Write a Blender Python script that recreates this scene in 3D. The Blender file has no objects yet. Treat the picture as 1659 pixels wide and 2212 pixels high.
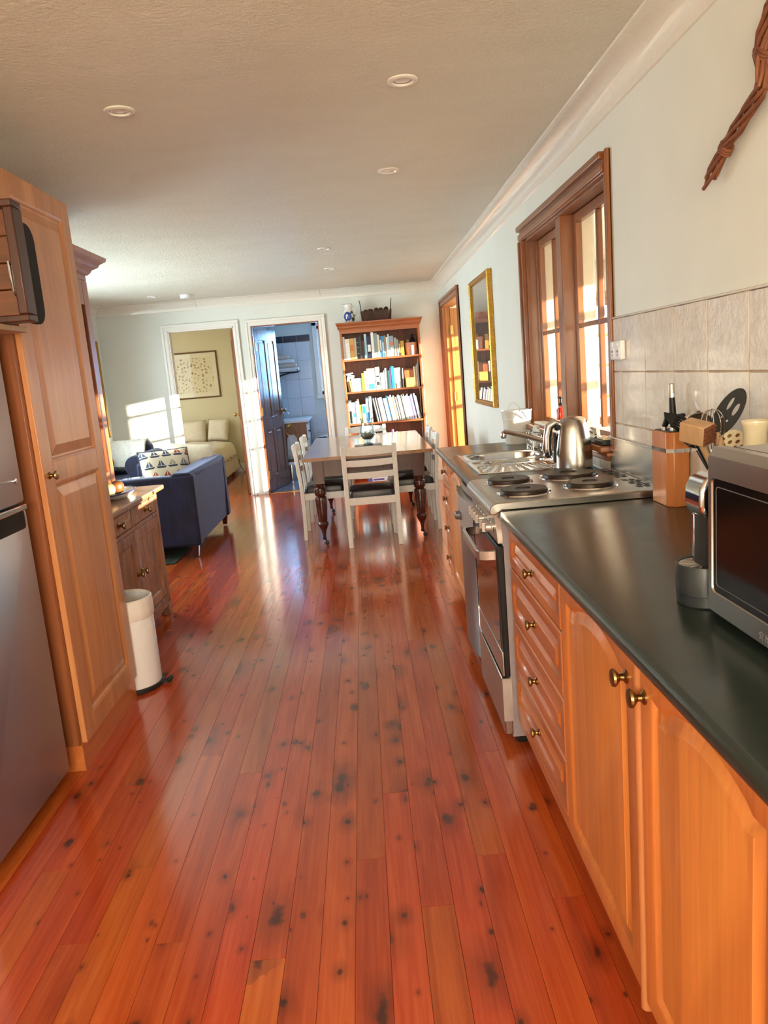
import bpy, bmesh, math, random
from mathutils import Vector, Matrix, Euler
random.seed(7)
PI = math.pi
SC = bpy.context.scene
COL = SC.collection

# ------------------------------------------------------------------ camera
cam_d = bpy.data.cameras.new('camera')
cam = bpy.data.objects.new('camera', cam_d)
COL.objects.link(cam)
cam_d.sensor_fit = 'HORIZONTAL'
cam_d.sensor_width = 36.0
cam_d.lens = 1649.76 / 1659 * 36.0
cam_d.clip_start = 0.02
cam_d.clip_end = 300
CY, CP, CR = 0.0146862, 0.1825713, 0.0831577
f_ = Vector((math.sin(CY) * math.cos(CP), math.cos(CY) * math.cos(CP), -math.sin(CP)))
r_ = Vector((math.cos(CY), -math.sin(CY), 0))
d_ = f_.cross(r_)
rr = math.cos(CR) * r_ + math.sin(CR) * d_
dd = -math.sin(CR) * r_ + math.cos(CR) * d_
cam.matrix_world = Matrix(((rr.x, -dd.x, -f_.x, 0), (rr.y, -dd.y, -f_.y, 0), (rr.z, -dd.z, -f_.z, 1.375), (0, 0, 0, 1)))
SC.camera = cam

# ------------------------------------------------------------------ world, sun, window and fill lamps, exposure
SC.view_settings.view_transform = 'Standard'
SC.view_settings.look = 'None'
SC.view_settings.exposure = 0.92
SC.view_settings.gamma = 1.0
SC.view_settings.use_curve_mapping = False
SC.cycles.use_denoising = True
SC.cycles.max_bounces = 8
SC.cycles.diffuse_bounces = 4
SC.cycles.transparent_max_bounces = 16
SC.cycles.sample_clamp_indirect = 8.0
W = bpy.data.worlds.new('sky')
SC.world = W
W.use_nodes = True
wn = W.node_tree.nodes
bg = wn['Background']
bg.inputs['Color'].default_value = (0.76, 0.90, 1.0, 1)
bg.inputs['Strength'].default_value = 2.6

sun_d = bpy.data.lights.new('sun', 'SUN')
sun_d.energy = 17.0
sun_d.angle = math.radians(0.42)
sun_d.color = (1.0, 0.90, 0.72)
sun = bpy.data.objects.new('sun', sun_d)
COL.objects.link(sun)
SUN_DIR = Vector((-1.0, 0.40, -0.124)).normalized()
sun.rotation_euler = SUN_DIR.to_track_quat('-Z', 'Y').to_euler()
sun.location = (12, -4, 4)

def area(name, loc, direction, sx, sy, energy, color):
    l = bpy.data.lights.new(name, 'AREA')
    l.shape = 'RECTANGLE'
    l.size = sx
    l.size_y = sy
    l.energy = energy
    l.color = color
    o = bpy.data.objects.new(name, l)
    COL.objects.link(o)
    o.location = loc
    o.rotation_euler = Vector(direction).to_track_quat('-Z', 'Z').to_euler()
    return o
# daylight at the bathroom window; the other lamps are added fill
area('fill_living_side', (-3.45, 6.7, 1.45), (1, 0, -0.30), 2.3, 1.2, 115, (0.80, 0.96, 1.0))  # cool fill lamp outside an invented, unseen living room window
area('fill_rear', (-0.35, -1.95, 1.45), (0, 1, -0.05), 2.0, 1.3, 100, (1.0, 0.80, 0.52))  # warm fill from behind the camera, its rear window added and unseen
area('daylight_bathroom_window', (-0.28, 11.85, 1.6), (0, -1, -0.15), 0.7, 1.0, 34, (0.20, 0.52, 1.0))
area('fill_bedroom', (-3.55, 10.9, 1.5), (1, 0, -0.1), 1.0, 1.0, 5, (1.0, 0.95, 0.80))  # dim fill lamp inside the bedroom, in front of an unseen window

# ------------------------------------------------------------------ helpers
def lin(r, g, b):
    def c(v):
        v /= 255.0
        return v / 12.92 if v <= 0.04045 else ((v + 0.055) / 1.055) ** 2.4
    return (c(r), c(g), c(b), 1.0)

class MB:
    def __init__(s):
        s.v, s.f = [], []
    def add(s, vs, fs):
        n = len(s.v)
        s.v += [tuple(v) for v in vs]
        s.f += [tuple(i + n for i in f) for f in fs]
        return s
    def box(s, x0, x1, y0, y1, z0, z1):
        return s.add([(x0, y0, z0), (x1, y0, z0), (x1, y1, z0), (x0, y1, z0), (x0, y0, z1), (x1, y0, z1), (x1, y1, z1), (x0, y1, z1)],
                     [(0, 3, 2, 1), (4, 5, 6, 7), (0, 1, 5, 4), (1, 2, 6, 5), (2, 3, 7, 6), (3, 0, 4, 7)])
    def loft(s, loops, cap0=True, cap1=True, close=True):
        n = len(loops[0])
        vs = [p for l in loops for p in l]
        fs = []
        for k in range(len(loops) - 1):
            for i in range(n if close else n - 1):
                j = (i + 1) % n
                fs.append((k * n + i, k * n + j, (k + 1) * n + j, (k + 1) * n + i))
        if cap0: fs.append(tuple(range(n - 1, -1, -1)))
        if cap1: fs.append(tuple((len(loops) - 1) * n + i for i in range(n)))
        return s.add(vs, fs)
    def lathe(s, prof, c=(0, 0, 0), axis='z', n=24, caps=True, wob=None):
        loops = []
        for r, h in prof:
            l = []
            for i in range(n):
                a = 2 * PI * i / n
                q = r * (1 + (wob(a, h) if wob else 0))
                u, w = q * math.cos(a), q * math.sin(a)
                p = {'z': (u, w, h), 'x': (h, u, w), 'y': (w, h, u)}[axis]
                l.append((c[0] + p[0], c[1] + p[1], c[2] + p[2]))
            loops.append(l)
        return s.loft(loops, caps, caps)
    def prism(s, poly, axis, a, b):
        def mp(p, h):
            return {'x': (h, p[0], p[1]), 'y': (p[0], h, p[1]), 'z': (p[0], p[1], h)}[axis]
        return s.loft([[mp(p, a) for p in poly], [mp(p, b) for p in poly]])
    def tube(s, pts, r, n=10, closed=False):
        pts = [Vector(p) for p in pts]
        m = len(pts)
        rs = r if isinstance(r, (list, tuple)) else [r] * m
        up = None
        loops = []
        for i in range(m):
            if closed: t = pts[(i + 1) % m] - pts[i - 1]
            else: t = pts[min(i + 1, m - 1)] - pts[max(i - 1, 0)]
            t.normalize()
            if up is None:
                up = t.orthogonal().normalized()
            up = (up - t * up.dot(t))
            up = up.normalized() if up.length > 1e-6 else t.orthogonal().normalized()
            w = t.cross(up)
            loops.append([tuple(pts[i] + rs[i] * (math.cos(2 * PI * k / n) * up + math.sin(2 * PI * k / n) * w)) for k in range(n)])
        if closed: return s.loft(loops + [loops[0]], False, False)
        return s.loft(loops)
    def ribbon(s, pts, prof):
        """sweep a flat closed profile [(side, up)] along pts lying in a plane; prof given as function(i)->list of 3D offsets"""
        return s.loft([[tuple(Vector(p) + Vector(o)) for o in prof] for p in pts])
    def sphere(s, c, rx, ry=None, rz=None, n=16, m=10):
        ry = ry or rx
        rz = rz or rx
        loops = []
        for k in range(m + 1):
            a = -PI / 2 + PI * k / m
            q = max(math.cos(a), 0.002)
            loops.append([(c[0] + rx * q * math.cos(2 * PI * i / n), c[1] + ry * q * math.sin(2 * PI * i / n), c[2] + rz * math.sin(a)) for i in range(n)])
        return s.loft(loops)
    def move(s, d):
        s.v = [(a + d[0], b + d[1], c + d[2]) for a, b, c in s.v]
        return s
    def xf(s, M):
        s.v = [tuple(M @ Vector(p)) for p in s.v]
        return s

def wloc(o):
    p = Vector((0, 0, 0))
    while o is not None:
        p += o.location
        o = o.parent
    return p

def build(name, mb, mat, parent=None, bevel=0, seg=2, smooth=None, sub=0, world=True, loc=(0, 0, 0), rot=None):
    """link one mesh object; world=True means mb is in room coordinates and the parent chain is unrotated"""
    me = bpy.data.meshes.new(name)
    loc = Vector(loc)
    off = (wloc(parent) + loc) if world else Vector((0, 0, 0))
    me.from_pydata([(a - off.x, b - off.y, c - off.z) for a, b, c in mb.v], [], mb.f)
    bm = bmesh.new()
    bm.from_mesh(me)
    bmesh.ops.recalc_face_normals(bm, faces=bm.faces)
    bm.to_mesh(me)
    bm.free()
    me.update()
    o = bpy.data.objects.new(name, me)
    COL.objects.link(o)
    o.location = loc
    if rot is not None: o.rotation_euler = rot
    if parent is not None: o.parent = parent
    if mat is not None: me.materials.append(mat)
    if bevel:
        b = o.modifiers.new('bevel', 'BEVEL')
        b.width = bevel
        b.segments = seg
        b.limit_method = 'ANGLE'
        b.angle_limit = math.radians(40)
        b.harden_normals = False
    if sub:
        q = o.modifiers.new('sub', 'SUBSURF')
        q.levels = sub
        q.render_levels = sub
    if smooth is None: smooth = bool(bevel)
    if smooth:
        for p in me.polygons: p.use_smooth = True
        if not sub:
            try: me.set_sharp_from_angle(angle=math.radians(38))
            except Exception: pass
    return o

def tag(o, label, cat, group=None):
    o['label'] = label
    o['category'] = cat
    if group: o['group'] = group
    return o
def thing(name, label, cat, loc=(0, 0, 0), rot=0, group=None):
    o = bpy.data.objects.new(name, None)
    o.empty_display_size = 0.1
    COL.objects.link(o)
    o.location = loc
    if rot: o.rotation_euler = (0, 0, rot)
    return tag(o, label, cat, group)
def struct(name, mb=None, mat=None, loc=(0, 0, 0), **k):
    if mb is None:
        o = bpy.data.objects.new(name, None)
        COL.objects.link(o)
        o.location = loc
    else:
        o = build(name, mb, mat, None, loc=loc, **k)
    o['kind'] = 'structure'
    return o
def dup(root, loc, rot=None, label=None):
    """copy a thing with its parts and sub-parts"""
    r = root.copy()
    COL.objects.link(r)
    r.location = loc
    if rot is not None: r.rotation_euler = (0, 0, rot)
    if label: r['label'] = label
    def rec(a, b):
        for ch in list(a.children):
            c = ch.copy()
            COL.objects.link(c)
            c.parent = b
            rec(ch, c)
    rec(root, r)
    return r

def rrect(u0, u1, v0, v1, r, n=5):
    pts = []
    for cx, cy, a0 in ((u1 - r, v0 + r, -PI / 2), (u1 - r, v1 - r, 0), (u0 + r, v1 - r, PI / 2), (u0 + r, v0 + r, PI)):
        for i in range(n + 1):
            a = a0 + PI / 2 * i / n
            pts.append((cx + r * math.cos(a), cy + r * math.sin(a)))
    return pts

# ------------------------------------------------------------------ materials
MATS = {}
class NT:
    def __init__(s, name):
        s.m = bpy.data.materials.new(name)
        s.m.use_nodes = True
        s.t = s.m.node_tree
        s.b = s.t.nodes['Principled BSDF']
        MATS[name] = s.m
    def n(s, kind, **k):
        o = s.t.nodes.new(kind)
        for a, b in k.items(): setattr(o, a, b)
        return o
    def l(s, a, b):
        s.t.links.new(a, b)
    def math(s, op, a, b=None, c=None):
        o = s.n('ShaderNodeMath', operation=op)
        for i, x in enumerate((a, b, c)):
            if x is None: continue
            if isinstance(x, (int, float)): o.inputs[i].default_value = x
            else: s.l(x, o.inputs[i])
        return o.outputs[0]
    def mix(s, fac, a, b, mode='MIX'):
        o = s.n('ShaderNodeMix', data_type='RGBA', blend_type=mode)
        for i, x in ((0, fac), (6, a), (7, b)):
            if isinstance(x, (int, float)): o.inputs[i].default_value = x
            elif isinstance(x, tuple): o.inputs[i].default_value = x
            else: s.l(x, o.inputs[i])
        return o.outputs[2]
    def coord(s, scale, world=False, rnd=True):
        if world: src = s.n('ShaderNodeNewGeometry').outputs['Position']
        else: src = s.n('ShaderNodeTexCoord').outputs['Object']
        if rnd:
            oi = s.n('ShaderNodeObjectInfo').outputs['Random']
            mul = s.n('ShaderNodeVectorMath', operation='SCALE')
            mul.inputs[0].default_value = (13.1, 29.7, 17.3)
            s.l(oi, mul.inputs['Scale'])
            ad = s.n('ShaderNodeVectorMath', operation='ADD')
            s.l(src, ad.inputs[0])
            s.l(mul.outputs[0], ad.inputs[1])
            src = ad.outputs[0]
        mp = s.n('ShaderNodeVectorMath', operation='MULTIPLY')
        mp.inputs[1].default_value = scale
        s.l(src, mp.inputs[0])
        return mp.outputs[0]
    def noise(s, vec, scale=1.0, detail=4.0, rough=0.55, dist=0.0):
        o = s.n('ShaderNodeTexNoise')
        o.inputs['Scale'].default_value = scale
        o.inputs['Detail'].default_value = detail
        o.inputs['Roughness'].default_value = rough
        o.inputs['Distortion'].default_value = dist
        s.l(vec, o.inputs['Vector'])
        return o.outputs['Fac']
    def ramp(s, fac, stops):
        o = s.n('ShaderNodeValToRGB')
        e = o.color_ramp.elements
        while len(e) < len(stops): e.new(0.5)
        for i, (p, c) in enumerate(stops):
            e[i].position = p
            e[i].color = c
        s.l(fac, o.inputs[0])
        return o.outputs[0]
    def bump(s, h, strength=0.2, dist=0.01):
        o = s.n('ShaderNodeBump')
        o.inputs['Strength'].default_value = strength
        o.inputs['Distance'].default_value = dist
        s.l(h, o.inputs['Height'])
        s.l(o.outputs[0], s.b.inputs['Normal'])
    def set(s, **k):
        for a, v in k.items():
            i = s.b.inputs[a.replace('_', ' ')]
            if hasattr(v, 'links') or hasattr(v, 'is_linked'): s.l(v, i)
            else: i.default_value = v
        return s

def plain(name, col, rough=0.5, metal=0.0, coat=0.0, var=0.04, scale=30, bump=0.0, bscale=200, spec=0.5, rnd=True):
    t = NT(name)
    v = t.noise(t.coord((scale, scale, scale), rnd=rnd), 1.0, 3)
    a = tuple(min(1, c * (1 - var * 2)) for c in col[:3]) + (1,)
    b = tuple(min(1, c * (1 + var * 2)) for c in col[:3]) + (1,)
    c = t.ramp(v, [(0.3, a), (0.7, b)])
    t.set(Base_Color=c, Roughness=rough, Metallic=metal, Coat_Weight=coat, Specular_IOR_Level=spec)
    if bump:
        t.bump(t.noise(t.coord((bscale, bscale, bscale)), 1.0, 4), bump, 0.003)
    return t.m

def wood(name, light, dark, axis='z', fine=90, rough=0.4, coat=0.2, stave=0.0, stave_axis='y', rnd=0.10, wear=None, world=False):
    t = NT(name)
    k = {'x': 0, 'y': 1, 'z': 2}[axis]
    sc = [fine] * 3
    sc[k] = fine * 0.05
    vec = t.coord(tuple(sc), world)
    g1 = t.noise(vec, 1.0, 5, 0.6, 0.3)
    sc2 = [9.0] * 3
    sc2[k] = 0.9
    g2 = t.noise(t.coord(tuple(sc2), world), 1.0, 4, 0.6, 1.4)
    g = t.math('ADD', t.math('MULTIPLY', g1, 0.45), t.math('MULTIPLY', g2, 0.55))
    c = t.ramp(g, [(0.32, dark), (0.68, light)])
    oi = t.n('ShaderNodeObjectInfo').outputs['Random']
    hv = t.n('ShaderNodeHueSaturation')
    t.l(c, hv.inputs['Color'])
    val = t.math('ADD', t.math('MULTIPLY', oi, rnd * 2), 1 - rnd)
    if stave:
        src = t.n('ShaderNodeTexCoord').outputs['Object']
        sx = t.n('ShaderNodeSeparateXYZ')
        t.l(src, sx.inputs[0])
        q = t.math('FLOOR', t.math('DIVIDE', sx.outputs['xyz'.index(stave_axis)], stave))
        wn_ = t.n('ShaderNodeTexWhiteNoise', noise_dimensions='1D')
        t.l(t.math('ADD', q, t.math('MULTIPLY', oi, 57)), wn_.inputs['W'])
        val = t.math('MULTIPLY', val, t.math('ADD', t.math('MULTIPLY', wn_.outputs['Value'], 0.22), 0.89))
    t.l(val, hv.inputs['Value'])
    col = hv.outputs[0]
    if wear:
        w = t.noise(t.coord((14, 14, 5)), 1.0, 6, 0.7)
        col = t.mix(t.ramp(w, [(0.48, (0, 0, 0, 1)), (0.66, (1, 1, 1, 1))]), col, wear)
    t.set(Base_Color=col, Roughness=rough, Coat_Weight=coat, Coat_Roughness=0.15)
    t.bump(g1, 0.06, 0.002)
    return t.m

def glass_pane(name, tint=(1, 1, 1, 1), refl=0.07):
    """thin clear pane: mostly see-through with a fresnel mirror on top"""
    t = NT(name)
    t.t.nodes.remove(t.b)
    tr = t.n('ShaderNodeBsdfTransparent')
    tr.inputs[0].default_value = tint
    gl = t.n('ShaderNodeBsdfGlossy')
    gl.inputs['Roughness'].default_value = 0.0
    lw = t.n('ShaderNodeLayerWeight')
    lw.inputs['Blend'].default_value = 0.5
    fr = t.math('ADD', t.math('MULTIPLY', t.math('POWER', lw.outputs['Facing'], 5.0), 0.9), 0.035)
    mx = t.n('ShaderNodeMixShader')
    t.l(fr, mx.inputs[0])
    t.l(tr.outputs[0], mx.inputs[1])
    t.l(gl.outputs[0], mx.inputs[2])
    t.l(mx.outputs[0], t.t.nodes['Material Output'].inputs[0])
    return t.m

M_WALL = plain('wall_paint', lin(226, 229, 222), 0.55, var=0.012, scale=3, bump=0.12, bscale=55)
M_WALLBED = plain('bedroom_paint', lin(214, 202, 164), 0.6, var=0.012, scale=3)
M_TRIMW = plain('white_gloss_paint', lin(236, 234, 228), 0.28, var=0.01, coat=0.2)
M_COVE = plain('cornice_paint', lin(232, 228, 218), 0.24, var=0.012, coat=0.3, bump=0.06, bscale=25)
def ceiling_mat():
    t = NT('stippled_ceiling')
    v = t.coord((1, 1, 1), True, False)
    big = t.noise(v, 1.6, 4, 0.6)
    st = t.noise(v, 60, 4, 0.7)
    stretch = t.noise(t.coord((2.2, 5, 1), True, False), 1.0, 5, 0.65)
    c = t.ramp(stretch, [(0.3, lin(218, 216, 202)), (0.7, lin(225, 223, 210))])
    t.set(Base_Color=c, Roughness=0.42, Specular_IOR_Level=0.6)
    h = t.math('MULTIPLY', st, t.math('ADD', t.math('MULTIPLY', big, 1.4), 0.15))
    h = t.math('ADD', h, t.math('MULTIPLY', stretch, 0.5))
    t.bump(h, 0.9, 0.009)
    return t.m
M_CEIL = ceiling_mat()

def floor_mat():
    t = NT('knotty_pine_boards')
    P = t.coord((1, 1, 1), True, True)
    def sc(x, y):
        m = t.n('ShaderNodeVectorMath', operation='MULTIPLY')
        m.inputs[1].default_value = (x, y, 1)
        t.l(P, m.inputs[0])
        return m.outputs[0]
    g1 = t.noise(sc(110, 3.5), 1.0, 5, 0.6, 0.2)
    g2 = t.noise(sc(11, 0.8), 1.0, 4, 0.6, 1.2)
    g = t.math('ADD', t.math('MULTIPLY', g1, 0.4), t.math('MULTIPLY', g2, 0.6))
    c = t.ramp(g, [(0.30, lin(146, 58, 26)), (0.5, lin(176, 78, 34)), (0.72, lin(198, 102, 50))])
    oi = t.n('ShaderNodeObjectInfo').outputs['Random']
    hv = t.n('ShaderNodeHueSaturation')
    t.l(c, hv.inputs['Color'])
    t.l(t.math('ADD', t.math('MULTIPLY', oi, 0.26), 0.86), hv.inputs['Value'])
    t.l(t.math('ADD', t.math('MULTIPLY', t.math('FRACT', t.math('MULTIPLY', oi, 7.3)), 0.018), 0.491), hv.inputs['Hue'])
    col = hv.outputs[0]
    # knots: small dark ovals with a faint halo
    wob = t.n('ShaderNodeTexNoise')
    wob.inputs['Scale'].default_value = 16
    wob.inputs['Detail'].default_value = 3
    t.l(P, wob.inputs['Vector'])
    for (sx, sy, thr, rad, ox) in ((11.0, 7.0, 0.70, 0.10, 0.0), (6.5, 3.2, 0.55, 0.10, 3.7), (3.3, 1.7, 0.45, 0.065, 8.1)):
        vo = t.n('ShaderNodeTexVoronoi', voronoi_dimensions='2D')
        wv = t.n('ShaderNodeVectorMath', operation='MULTIPLY_ADD')
        wv.inputs[1].default_value = (0.16, 0.16, 0.16)
        t.l(wob.outputs['Color'], wv.inputs[0])
        t.l(sc(sx, sy), wv.inputs[2])
        ad = t.n('ShaderNodeVectorMath', operation='ADD')
        ad.inputs[1].default_value = (ox, ox * 1.7, 0)
        t.l(wv.outputs[0], ad.inputs[0])
        t.l(ad.outputs[0], vo.inputs['Vector'])
        vo.inputs['Scale'].default_value = 1.0
        sep = t.n('ShaderNodeSeparateColor')
        t.l(vo.outputs['Color'], sep.inputs[0])
        has = t.math('GREATER_THAN', sep.outputs[0], thr)
        size = t.math('ADD', t.math('MULTIPLY', t.math('POWER', sep.outputs[1], 2.0), rad), 0.035)
        d = t.math('DIVIDE', vo.outputs['Distance'], size)
        core = t.ramp(d, [(0.45, (1, 1, 1, 1)), (1.0, (0, 0, 0, 1))])
        halo = t.ramp(t.math('DIVIDE', d, t.math('ADD', t.math('MULTIPLY', sep.outputs[2], 2.6), 1.8)), [(0.15, (1, 1, 1, 1)), (1.0, (0, 0, 0, 1))])
        col = t.mix(t.math('MULTIPLY', t.math('MULTIPLY', halo, has), t.math('ADD', t.math('MULTIPLY', sep.outputs[2], 0.4), 0.2)), col, lin(80, 32, 22))
        col = t.mix(t.math('MULTIPLY', t.math('MULTIPLY', core, has), t.math('ADD', t.math('MULTIPLY', sep.outputs[1], 0.5), 0.4)), col, lin(50, 32, 27))
    sm = t.noise(sc(1.3, 0.8), 1.0, 3, 0.6)
    t.set(Base_Color=col, Roughness=t.ramp(sm, [(0.3, (0.13, 0.13, 0.13, 1)), (0.7, (0.22, 0.22, 0.22, 1))]), Coat_Weight=0.45, Coat_Roughness=0.10)
    t.bump(t.math('ADD', t.math('MULTIPLY', g1, 0.15), t.noise(sc(16, 2.2), 1.0, 2)), 0.10, 0.004)
    return t.m
M_FLOOR = floor_mat()
M_DARKGAP = plain('dark_subfloor', lin(70, 26, 12), 0.9)

M_CAB = wood('honey_cabinet_wood', lin(212, 132, 68), lin(184, 100, 46), 'z', 80, 0.38, 0.25, rnd=0.05)
M_CABP = wood('honey_panel_wood', lin(220, 142, 72), lin(194, 110, 50), 'z', 70, 0.38, 0.25, 0.075, 'y', rnd=0.05)
M_CABH = wood('honey_rail_wood', lin(206, 124, 64), lin(178, 94, 44), 'y', 80, 0.38, 0.25, rnd=0.06)
M_PAN = wood('pantry_wood', lin(206, 146, 94), lin(178, 114, 68), 'z', 80, 0.36, 0.3, 0.09, 'y', rnd=0.04)
M_PANE = wood('pantry_side_wood', lin(164, 100, 60), lin(130, 72, 40), 'z', 60, 0.4, 0.2, rnd=0.04)
M_RUST = wood('rustic_hutch_wood', lin(184, 136, 102), lin(132, 88, 62), 'z', 60, 0.55, 0.0, rnd=0.10, wear=lin(120, 84, 66))
M_RUSTT = wood('rustic_top_wood', lin(176, 132, 92), lin(130, 84, 52), 'y', 60, 0.28, 0.3, rnd=0.05)
M_DRES = wood('dresser_wood', lin(176, 110, 68), lin(138, 78, 44), 'z', 80, 0.34, 0.3, rnd=0.05)
M_WIN = wood('window_timber', lin(156, 92, 44), lin(104, 56, 25), 'z', 70, 0.32, 0.35, rnd=0.08)
M_WINH = wood('window_timber_across', lin(156, 92, 44), lin(108, 60, 28), 'y', 70, 0.3, 0.4, rnd=0.08)
M_OAK = wood('door_timber', lin(150, 84, 40), lin(112, 56, 26), 'z', 60, 0.34, 0.3, rnd=0.08)
M_DOORD = wood('dark_door_timber', lin(142, 88, 58), lin(104, 60, 40), 'z', 60, 0.25, 0.45, rnd=0.08)
M_BOOKC = wood('bookcase_pine', lin(184, 108, 58), lin(142, 74, 36), 'z', 60, 0.45, 0.15, rnd=0.07)
M_BOOKCH = wood('bookcase_pine_across', lin(176, 98, 54), lin(140, 70, 36), 'x', 60, 0.42, 0.15, rnd=0.05)
M_BOOKB = wood('bookcase_back', lin(140, 74, 46), lin(100, 48, 30), 'z', 60, 0.5, 0.05, rnd=0.16)
M_TTOP = wood('table_top_wood', lin(160, 116, 84), lin(112, 70, 48), 'x', 50, 0.2, 0.5, rnd=0.08)
M_TLEG = wood('mahogany_leg', lin(84, 36, 26), lin(52, 20, 15), 'z', 50, 0.25, 0.4, rnd=0.03)
M_CRATE = wood('crate_wood', lin(118, 64, 24), lin(62, 32, 14), 'x', 50, 0.4, 0.1, rnd=0.12)
M_CRATED = wood('crate_frame_wood', lin(86, 42, 24), lin(50, 25, 15), 'z', 50, 0.45, 0.1, rnd=0.08)
M_BEECH = wood('beech', lin(198, 164, 126), lin(170, 130, 92), 'z', 60, 0.5, 0.0, rnd=0.05)
M_BLOCK = wood('knife_block_wood', lin(214, 136, 74), lin(186, 102, 48), 'z', 60, 0.36, 0.25, 0.035, 'y', rnd=0.03)
M_VINE = wood('dry_vine', lin(140, 84, 52), lin(92, 46, 26), 'z', 60, 0.6, 0.0, rnd=0.15)
M_SUNT = wood('sunroom_timber', lin(206, 150, 74), lin(176, 116, 50), 'z', 60, 0.4, 0.2, rnd=0.05)

def worktop_mat():
    t = NT('dark_green_laminate')
    v = t.coord((1, 1, 1), True, False)
    sp = t.noise(v, 420, 3, 0.7)
    c = t.ramp(sp, [(0.35, lin(30, 40, 36)), (0.75, lin(42, 52, 47))])
    t.set(Base_Color=c, Roughness=t.ramp(t.noise(v, 12, 4), [(0.3, (0.20, 0.20, 0.20, 1)), (0.7, (0.26, 0.26, 0.26, 1))]), Specular_IOR_Level=0.7)
    return t.m
M_TOP = worktop_mat()
def brushed(name, col, rough, axis='x', scale=300):
    t = NT(name)
    sc = [scale] * 3
    sc['xyz'.index(axis)] = scale * 0.02
    g = t.noise(t.coord(tuple(sc)), 1.0, 3)
    t.set(Base_Color=t.ramp(g, [(0.3, tuple(c * 0.95 for c in col[:3]) + (1,)), (0.7, col)]), Metallic=1.0,
          Roughness=rough)
    return t.m
M_STEEL = brushed('brushed_steel', lin(196, 192, 186), 0.26, 'y')
M_STEELZ = brushed('brushed_steel_upright', lin(198, 194, 188), 0.26, 'z')
M_SINK = brushed('sink_steel', lin(204, 202, 198), 0.16, 'y')
M_FRIDGE = brushed('fridge_steel', lin(172, 174, 186), 0.36, 'y', 220)
M_DWS = brushed('dishwasher_steel', lin(138, 134, 132), 0.32, 'y', 220)
M_STOVEW = plain('stove_side_enamel', lin(150, 140, 146), 0.35)
M_CHROME = plain('chrome', lin(225, 225, 228), 0.07, 1.0, var=0.0)
M_BRASS = plain('aged_brass', lin(150, 122, 78), 0.3, 1.0, var=0.08)
M_BRASSL = plain('bright_brass', lin(214, 178, 110), 0.25, 1.0, var=0.05)
M_BLACK = plain('black_plastic', lin(20, 20, 22), 0.45, spec=0.35)
M_BLACKM = plain('matt_black_felt', lin(24, 22, 22), 0.85)
M_BLKGL = plain('black_glass', lin(20, 13, 10), 0.12, spec=0.3, coat=0.0)
M_OVENGL = plain('oven_glass', lin(50, 30, 20), 0.05, spec=0.8, coat=0.6)
M_HOTPL = plain('hotplate_iron', lin(58, 48, 42), 0.42, 0.5)
M_GREYPL = plain('grey_plastic', lin(96, 94, 100), 0.35)
M_DKGREY = plain('dark_grey_plastic', lin(36, 40, 43), 0.34)
M_JAMB = wood('jamb_timber', lin(206, 146, 82), lin(176, 112, 56), 'z', 60, 0.4, 0.2, rnd=0.05)
M_KNOBG = plain('silver_plastic', lin(190, 182, 176), 0.32, 0.55)
M_WHITE = plain('white_enamel', lin(236, 236, 240), 0.25, coat=0.3, var=0.01)
M_CHAIR = plain('white_chair_paint', lin(230, 227, 222), 0.4, var=0.02)
M_SEAT = plain('black_vinyl', lin(34, 28, 32), 0.35, bump=0.08, bscale=120)
M_CREAM = plain('cream_ceramic', lin(226, 214, 180), 0.16, coat=0.5, var=0.01)
M_BUCKET = plain('white_bucket_enamel', lin(226, 226, 222), 0.3, coat=0.2, var=0.015)
M_TERRA = plain('terracotta', lin(206, 142, 112), 0.6, var=0.05)
M_LINER = plain('white_bin_liner', lin(236, 232, 228), 0.35, var=0.02, bump=0.5, bscale=40)
M_RED = plain('red_soap', lin(196, 40, 14), 0.12, coat=0.5)
M_RUBBER = plain('black_rubber', lin(30, 30, 32), 0.6)
M_GREYCLOTH = plain('pale_cloth', lin(214, 210, 200), 0.85, bump=0.3, bscale=300)
def velvet():
    t = NT('navy_velvet')
    v = t.coord((1, 1, 1))
    n1 = t.noise(v, 7, 5, 0.6)
    n2 = t.noise(t.coord((30, 30, 5)), 1.0, 5, 0.65)
    c = t.ramp(t.math('ADD', t.math('MULTIPLY', n1, 0.5), t.math('MULTIPLY', n2, 0.5)), [(0.36, lin(10, 12, 32)), (0.66, lin(28, 35, 76))])
    t.set(Base_Color=c, Roughness=0.75, Sheen_Weight=0.45, Sheen_Roughness=0.35, Sheen_Tint=(0.55, 0.62, 0.9, 1))
    t.bump(t.noise(v, 400, 3), 0.2, 0.002)
    return t.m
M_VELVET = velvet()
M_LINEN = plain('cream_linen', lin(226, 214, 190), 0.85, bump=0.35, bscale=260, var=0.03)
M_DUVET = plain('cream_duvet', lin(232, 220, 196), 0.85, bump=0.3, bscale=30, var=0.02)
M_FUR = plain('white_fleece', lin(236, 232, 222), 0.95, bump=0.8, bscale=70)
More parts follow.
